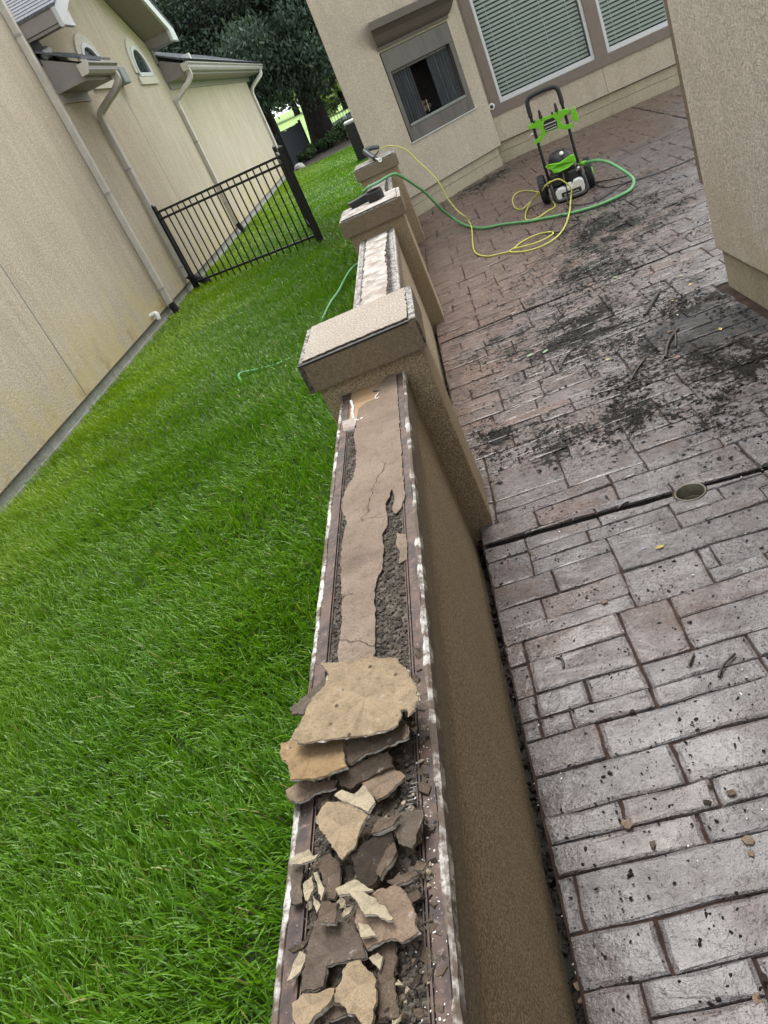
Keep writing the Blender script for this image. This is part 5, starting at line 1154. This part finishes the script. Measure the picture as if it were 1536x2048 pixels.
for nm, mt, n, smn, smx, lb in (('cream_shards', FM['cream'], 110, .003, .010, 'small cream plaster shards among the broken stucco'), ('brown_shards', FM['brown'], 190, .003, .012, 'small brown mortar shards among the broken stucco'), ('dark_shards', FM['mud'], 160, .003, .011, 'small dark mortar shards among the broken stucco')):
    m = MB(); r3 = random.Random(n)
    for q in range(n):
        s_ = r3.uniform(smn,smx); x, y = r3.uniform(-.50,-.305), r3.uniform(.36,1.12)
        T = Matrix.Translation((x,y,.7335+r3.uniform(0,.018 if -.48 < x < -.33 else .004))) @ Matrix.Rotation(r3.uniform(0,6),4,'Z') @ Matrix.Rotation(r3.uniform(-.6,.6),4,'X') @ Matrix.Rotation(r3.uniform(-.5,.5),4,'Y')
        kk = r3.choice((3,4,5)); m.prism([(s_*r3.uniform(.5,1.2)*math.cos(6.283*j/kk)*1.3, s_*r3.uniform(.5,1.2)*math.sin(6.283*j/kk)) for j in range(kk)], 0, s_*.3, M=T)
    m.obj(nm, mt, label=lb, cat='crumbs', kind='stuff')

# ------------------------------------------------------------------ dirt, twigs, leaves and chips on the patio
blobs = [(.95,3.35,.62,.95,.35,4200),(.35,3.15,.62,.30,-.05,3000),(1.02,4.1,.35,.5,-.5,1200),(.55,4.3,.75,.85,.4,3600),(1.25,6.2,.7,1.1,-.35,3000),(.9,5.3,.7,.6,0,1600),(.75,10.3,.7,.35,.6,1500),(-.1,3.4,.2,.35,0,450),(1.9,7.6,1.0,1.5,0,900)]
pts = []
for (cx,cy,rx,ry,rot,n) in blobs:
    k_ = 0
    while k_ < n:
        u, v = random.gauss(0,.52), random.gauss(0,.52)
        x = cx+math.cos(rot)*u*rx-math.sin(rot)*v*ry; y = cy+math.sin(rot)*u*rx+math.cos(rot)*v*ry
        if noise.noise((x*4.5,y*4.5,2))+.6*noise.noise((x*13,y*13,7)) < .12+.22*random.random() and random.random() < .88: continue
        k_ += 1
        if -.24 < x and not (x > 1.27 and y < 4.2): pts.append((x,y,.0))
pts = random.sample(pts, int(len(pts)*.38))
crumbs('mud_crumbs', pts, .0012, .0095, M_mud, flat=.4, label='black mud crumbs and bark bits scattered over the patio', cat='mud', kind='stuff')
pts = [(random.uniform(-.245,.9), random.uniform(.4,2.7), .0) for _ in range(2400)]
pts += [p for p in [(random.uniform(-.2,.8), random.uniform(1.3,2.7), .0) for _ in range(1400)] if noise.noise((p[0]*6,p[1]*6,4)) > .15]
crumbs('dirt_specks', pts, .0006, .0048, M_mud, flat=.5, label='fine dark specks on the near patio bricks', cat='dirt', kind='stuff')
pts = [(random.uniform(-.245,.9), random.uniform(.4,2.6), .0) for _ in range(170)]+[(random.gauss(-.262,.008), random.uniform(.4,2.2), -.05) for _ in range(60)]
crumbs('plaster_specks', pts, .0008, .0030, M_chalkw, label='tiny white plaster specks on the near patio', cat='plaster', kind='stuff')
pts = [(random.uniform(-.294,-.258), random.uniform(-.2,8.4), random.uniform(-.11,-.07)) for _ in range(3600)]
crumbs('trench_dirt', pts, .003, .012, M_crumb, flat=.8, label='wet black dirt in the gap between wall and patio', cat='dirt', kind='stuff')
MB().box(-.30,-.2645,-2.4,8.5,-.19,-.09).obj('trench_floor', M_soil, patio)
pts = [(random.uniform(1.287,1.33), random.uniform(2.2,4.19), random.uniform(-.055,-.02)) for _ in range(900)]
crumbs('wing_trench_dirt', pts, .003, .012, M_crumb, flat=.8, label='dark dirt in the gap along the right hand wall', cat='dirt', kind='stuff')
TW = [((1.056,4.429),(.879,4.152),.010,'long thick wet stick on the mud near the right wall'),((.947,3.81),(.796,3.543),.008,'forked wet stick below the long thick one'),((.93,3.84),(.87,3.62),.006,'short stick crossing the forked one'),((.35,1.602),(.283,1.54),.0045,'small black stick on the near bricks'),((.254,1.646),(.228,1.61),.004,'stubby black bark bit left of the small stick'),((.308,2.478),(.26,2.455),.0035,'tiny black twig left of the pipe sleeve'),((-.114,1.799),(-.101,1.748),.004,'bent twig near the wall on the near bricks'),((.635,3.4),(.437,3.441),.005,'long thin twig lying along a brick row in the mud'),((.478,4.101),(.341,3.887),.005,'straight twig left of the mud patch'),((.522,4.835),(.599,4.841),.004,'curved twig beside the second joint'),((.556,4.717),(.467,4.6),.004,'curved twig just nearer than the second joint'),((.72,3.62),(.60,3.45),.006,'dark stick in the densest mud'),((1.15,6.55),(1.0,6.2),.006,'twig far back in the leaf litter')]
for i, (a, c, r, lb) in enumerate(TW):
    rs2 = random.Random(i); mid = ((a[0]+c[0])/2+rs2.uniform(-.015,.015), (a[1]+c[1])/2+rs2.uniform(-.015,.015))
    m = MB(); q = spline([(*a,r*.9),(*mid,r*1.5),(*c,r*.9)], 5); m.tube(q, [r*rs2.uniform(.7,1.1) for _ in q], 6)
    if r > .0045: m.tube([q[4], q[4]+Vector((rs2.uniform(-.05,.05),rs2.uniform(-.05,.05),.012))], [r*.6,r*.3], 5)
    m.obj('twig', M_twig, label=lb, cat='twig', group='twigs on the patio')
LV = [((.321,2.153),'y',.020,'small yellow leaf on the near bricks'),((1.089,3.622),'y',.020,'pale yellow leaf on the grey mud edge'),((.91,3.815),'o',.024,'orange leaf on the forked stick'),((1.11,4.759),'o',.022,'orange red leaf past the long stick'),((1.201,4.513),'g',.026,'long pale green leaf near the right wall'),((1.195,4.332),'y',.018,'yellow orange leaf near the right wall'),((.574,3.771),'y',.016,'yellow green leaf in the middle of the mud'),((.241,4.226),'g',.030,'pale green leaf left of the mud'),((.325,4.197),'g',.026,'second pale green leaf left of the mud'),((1.004,3.985),'g',.016,'small green leaf between the sticks'),((.933,4.943),'g',.026,'dark green leaf cluster by the second joint'),((.783,4.994),'o',.020,'rust coloured leaf by the second joint'),((1.05,4.2),'y',.014,'tiny yellow leaf near the mud edge'),((.84,3.5),'o',.018,'brown orange leaf in the mud by the dark stick')]
for i, ((x, y), c, s, lb) in enumerate(LV):
    rs2 = random.Random(50+i); s *= .8; a = rs2.uniform(0,6.28); T = Matrix.Translation((x,y,.006)) @ Matrix.Rotation(a,4,'Z') @ Matrix.Rotation(R(rs2.uniform(-12,12)),4,'X')
    o_ = [(-1,0,0),(-.55,.36,.12),(0,.48,.16),(.55,.33,.1),(1.1,0,.05),(.55,-.33,.1),(0,-.48,.16),(-.55,-.36,.12)]; mid = [(-.5,0,-.02),(0,0,0),(.55,0,-.02)]
    m = MB(T); vs = [(p[0]*s,p[1]*s,p[2]*s+.001) for p in o_+mid]; m.add(vs, [(0,8,1),(1,8,9,2),(2,9,10,3),(3,10,4),(4,10,5),(5,10,9,6),(6,9,8,7),(7,8,0)])
    m.obj('leaf', M_leafd[c], label=lb, cat='leaf', group='fallen leaves')
CH = [((.083,1.979),.018,'square tan chip on a near brick'),((-.07,1.187),.024,'oblong tan chip near the wall'),((.169,1.077),.022,'tan chip at the right edge of the near bricks'),((.161,1.045),.016,'smaller tan chip just below the right edge chip'),((-.026,1.123),.016,'grey brown chip right of the oblong chip'),((-.272,.891),.016,'pink tan chip in the gap beside the wall'),((-.274,.862),.011,'small tan chip in the gap beside the wall'),((.084,.802),.018,'dark chip at the lower right corner'),((.059,.772),.016,'pale chip at the lower right corner'),((.038,1.51),.016,'dark chip in the middle of a near brick'),((.141,1.226),.012,'round black pebble on the near bricks'),((.119,1.19),.016,'black bark chip in a brick joint'),((.179,1.197),.016,'pale brown chip in a brick joint')]
for i, ((x, y), s, lb) in enumerate(CH):
    rs2 = random.Random(80+i); n = 6; Q = [(s*.6*rs2.uniform(.45,1.2)*math.cos(2*math.pi*j/n)*1.3, s*.6*rs2.uniform(.45,1.2)*math.sin(2*math.pi*j/n)) for j in range(n)]
    z = .002 if x > -.25 else -.05
    m = MB(Matrix.Translation((x,y,z)) @ Matrix.Rotation(rs2.uniform(0,6),4,'Z') @ Matrix.Rotation(R(4),4,'X')); m.prism(Q, 0, s*.2)
    mt = FM['mud'] if 'black' in lb or 'dark' in lb else (FM['grey'] if 'grey' in lb else FM['brown'] if 'brown' in lb else FM['tan2'])
    m.obj('stucco_chip', mt, label=lb, cat='chip', group='chips on the patio', bevel=.001)
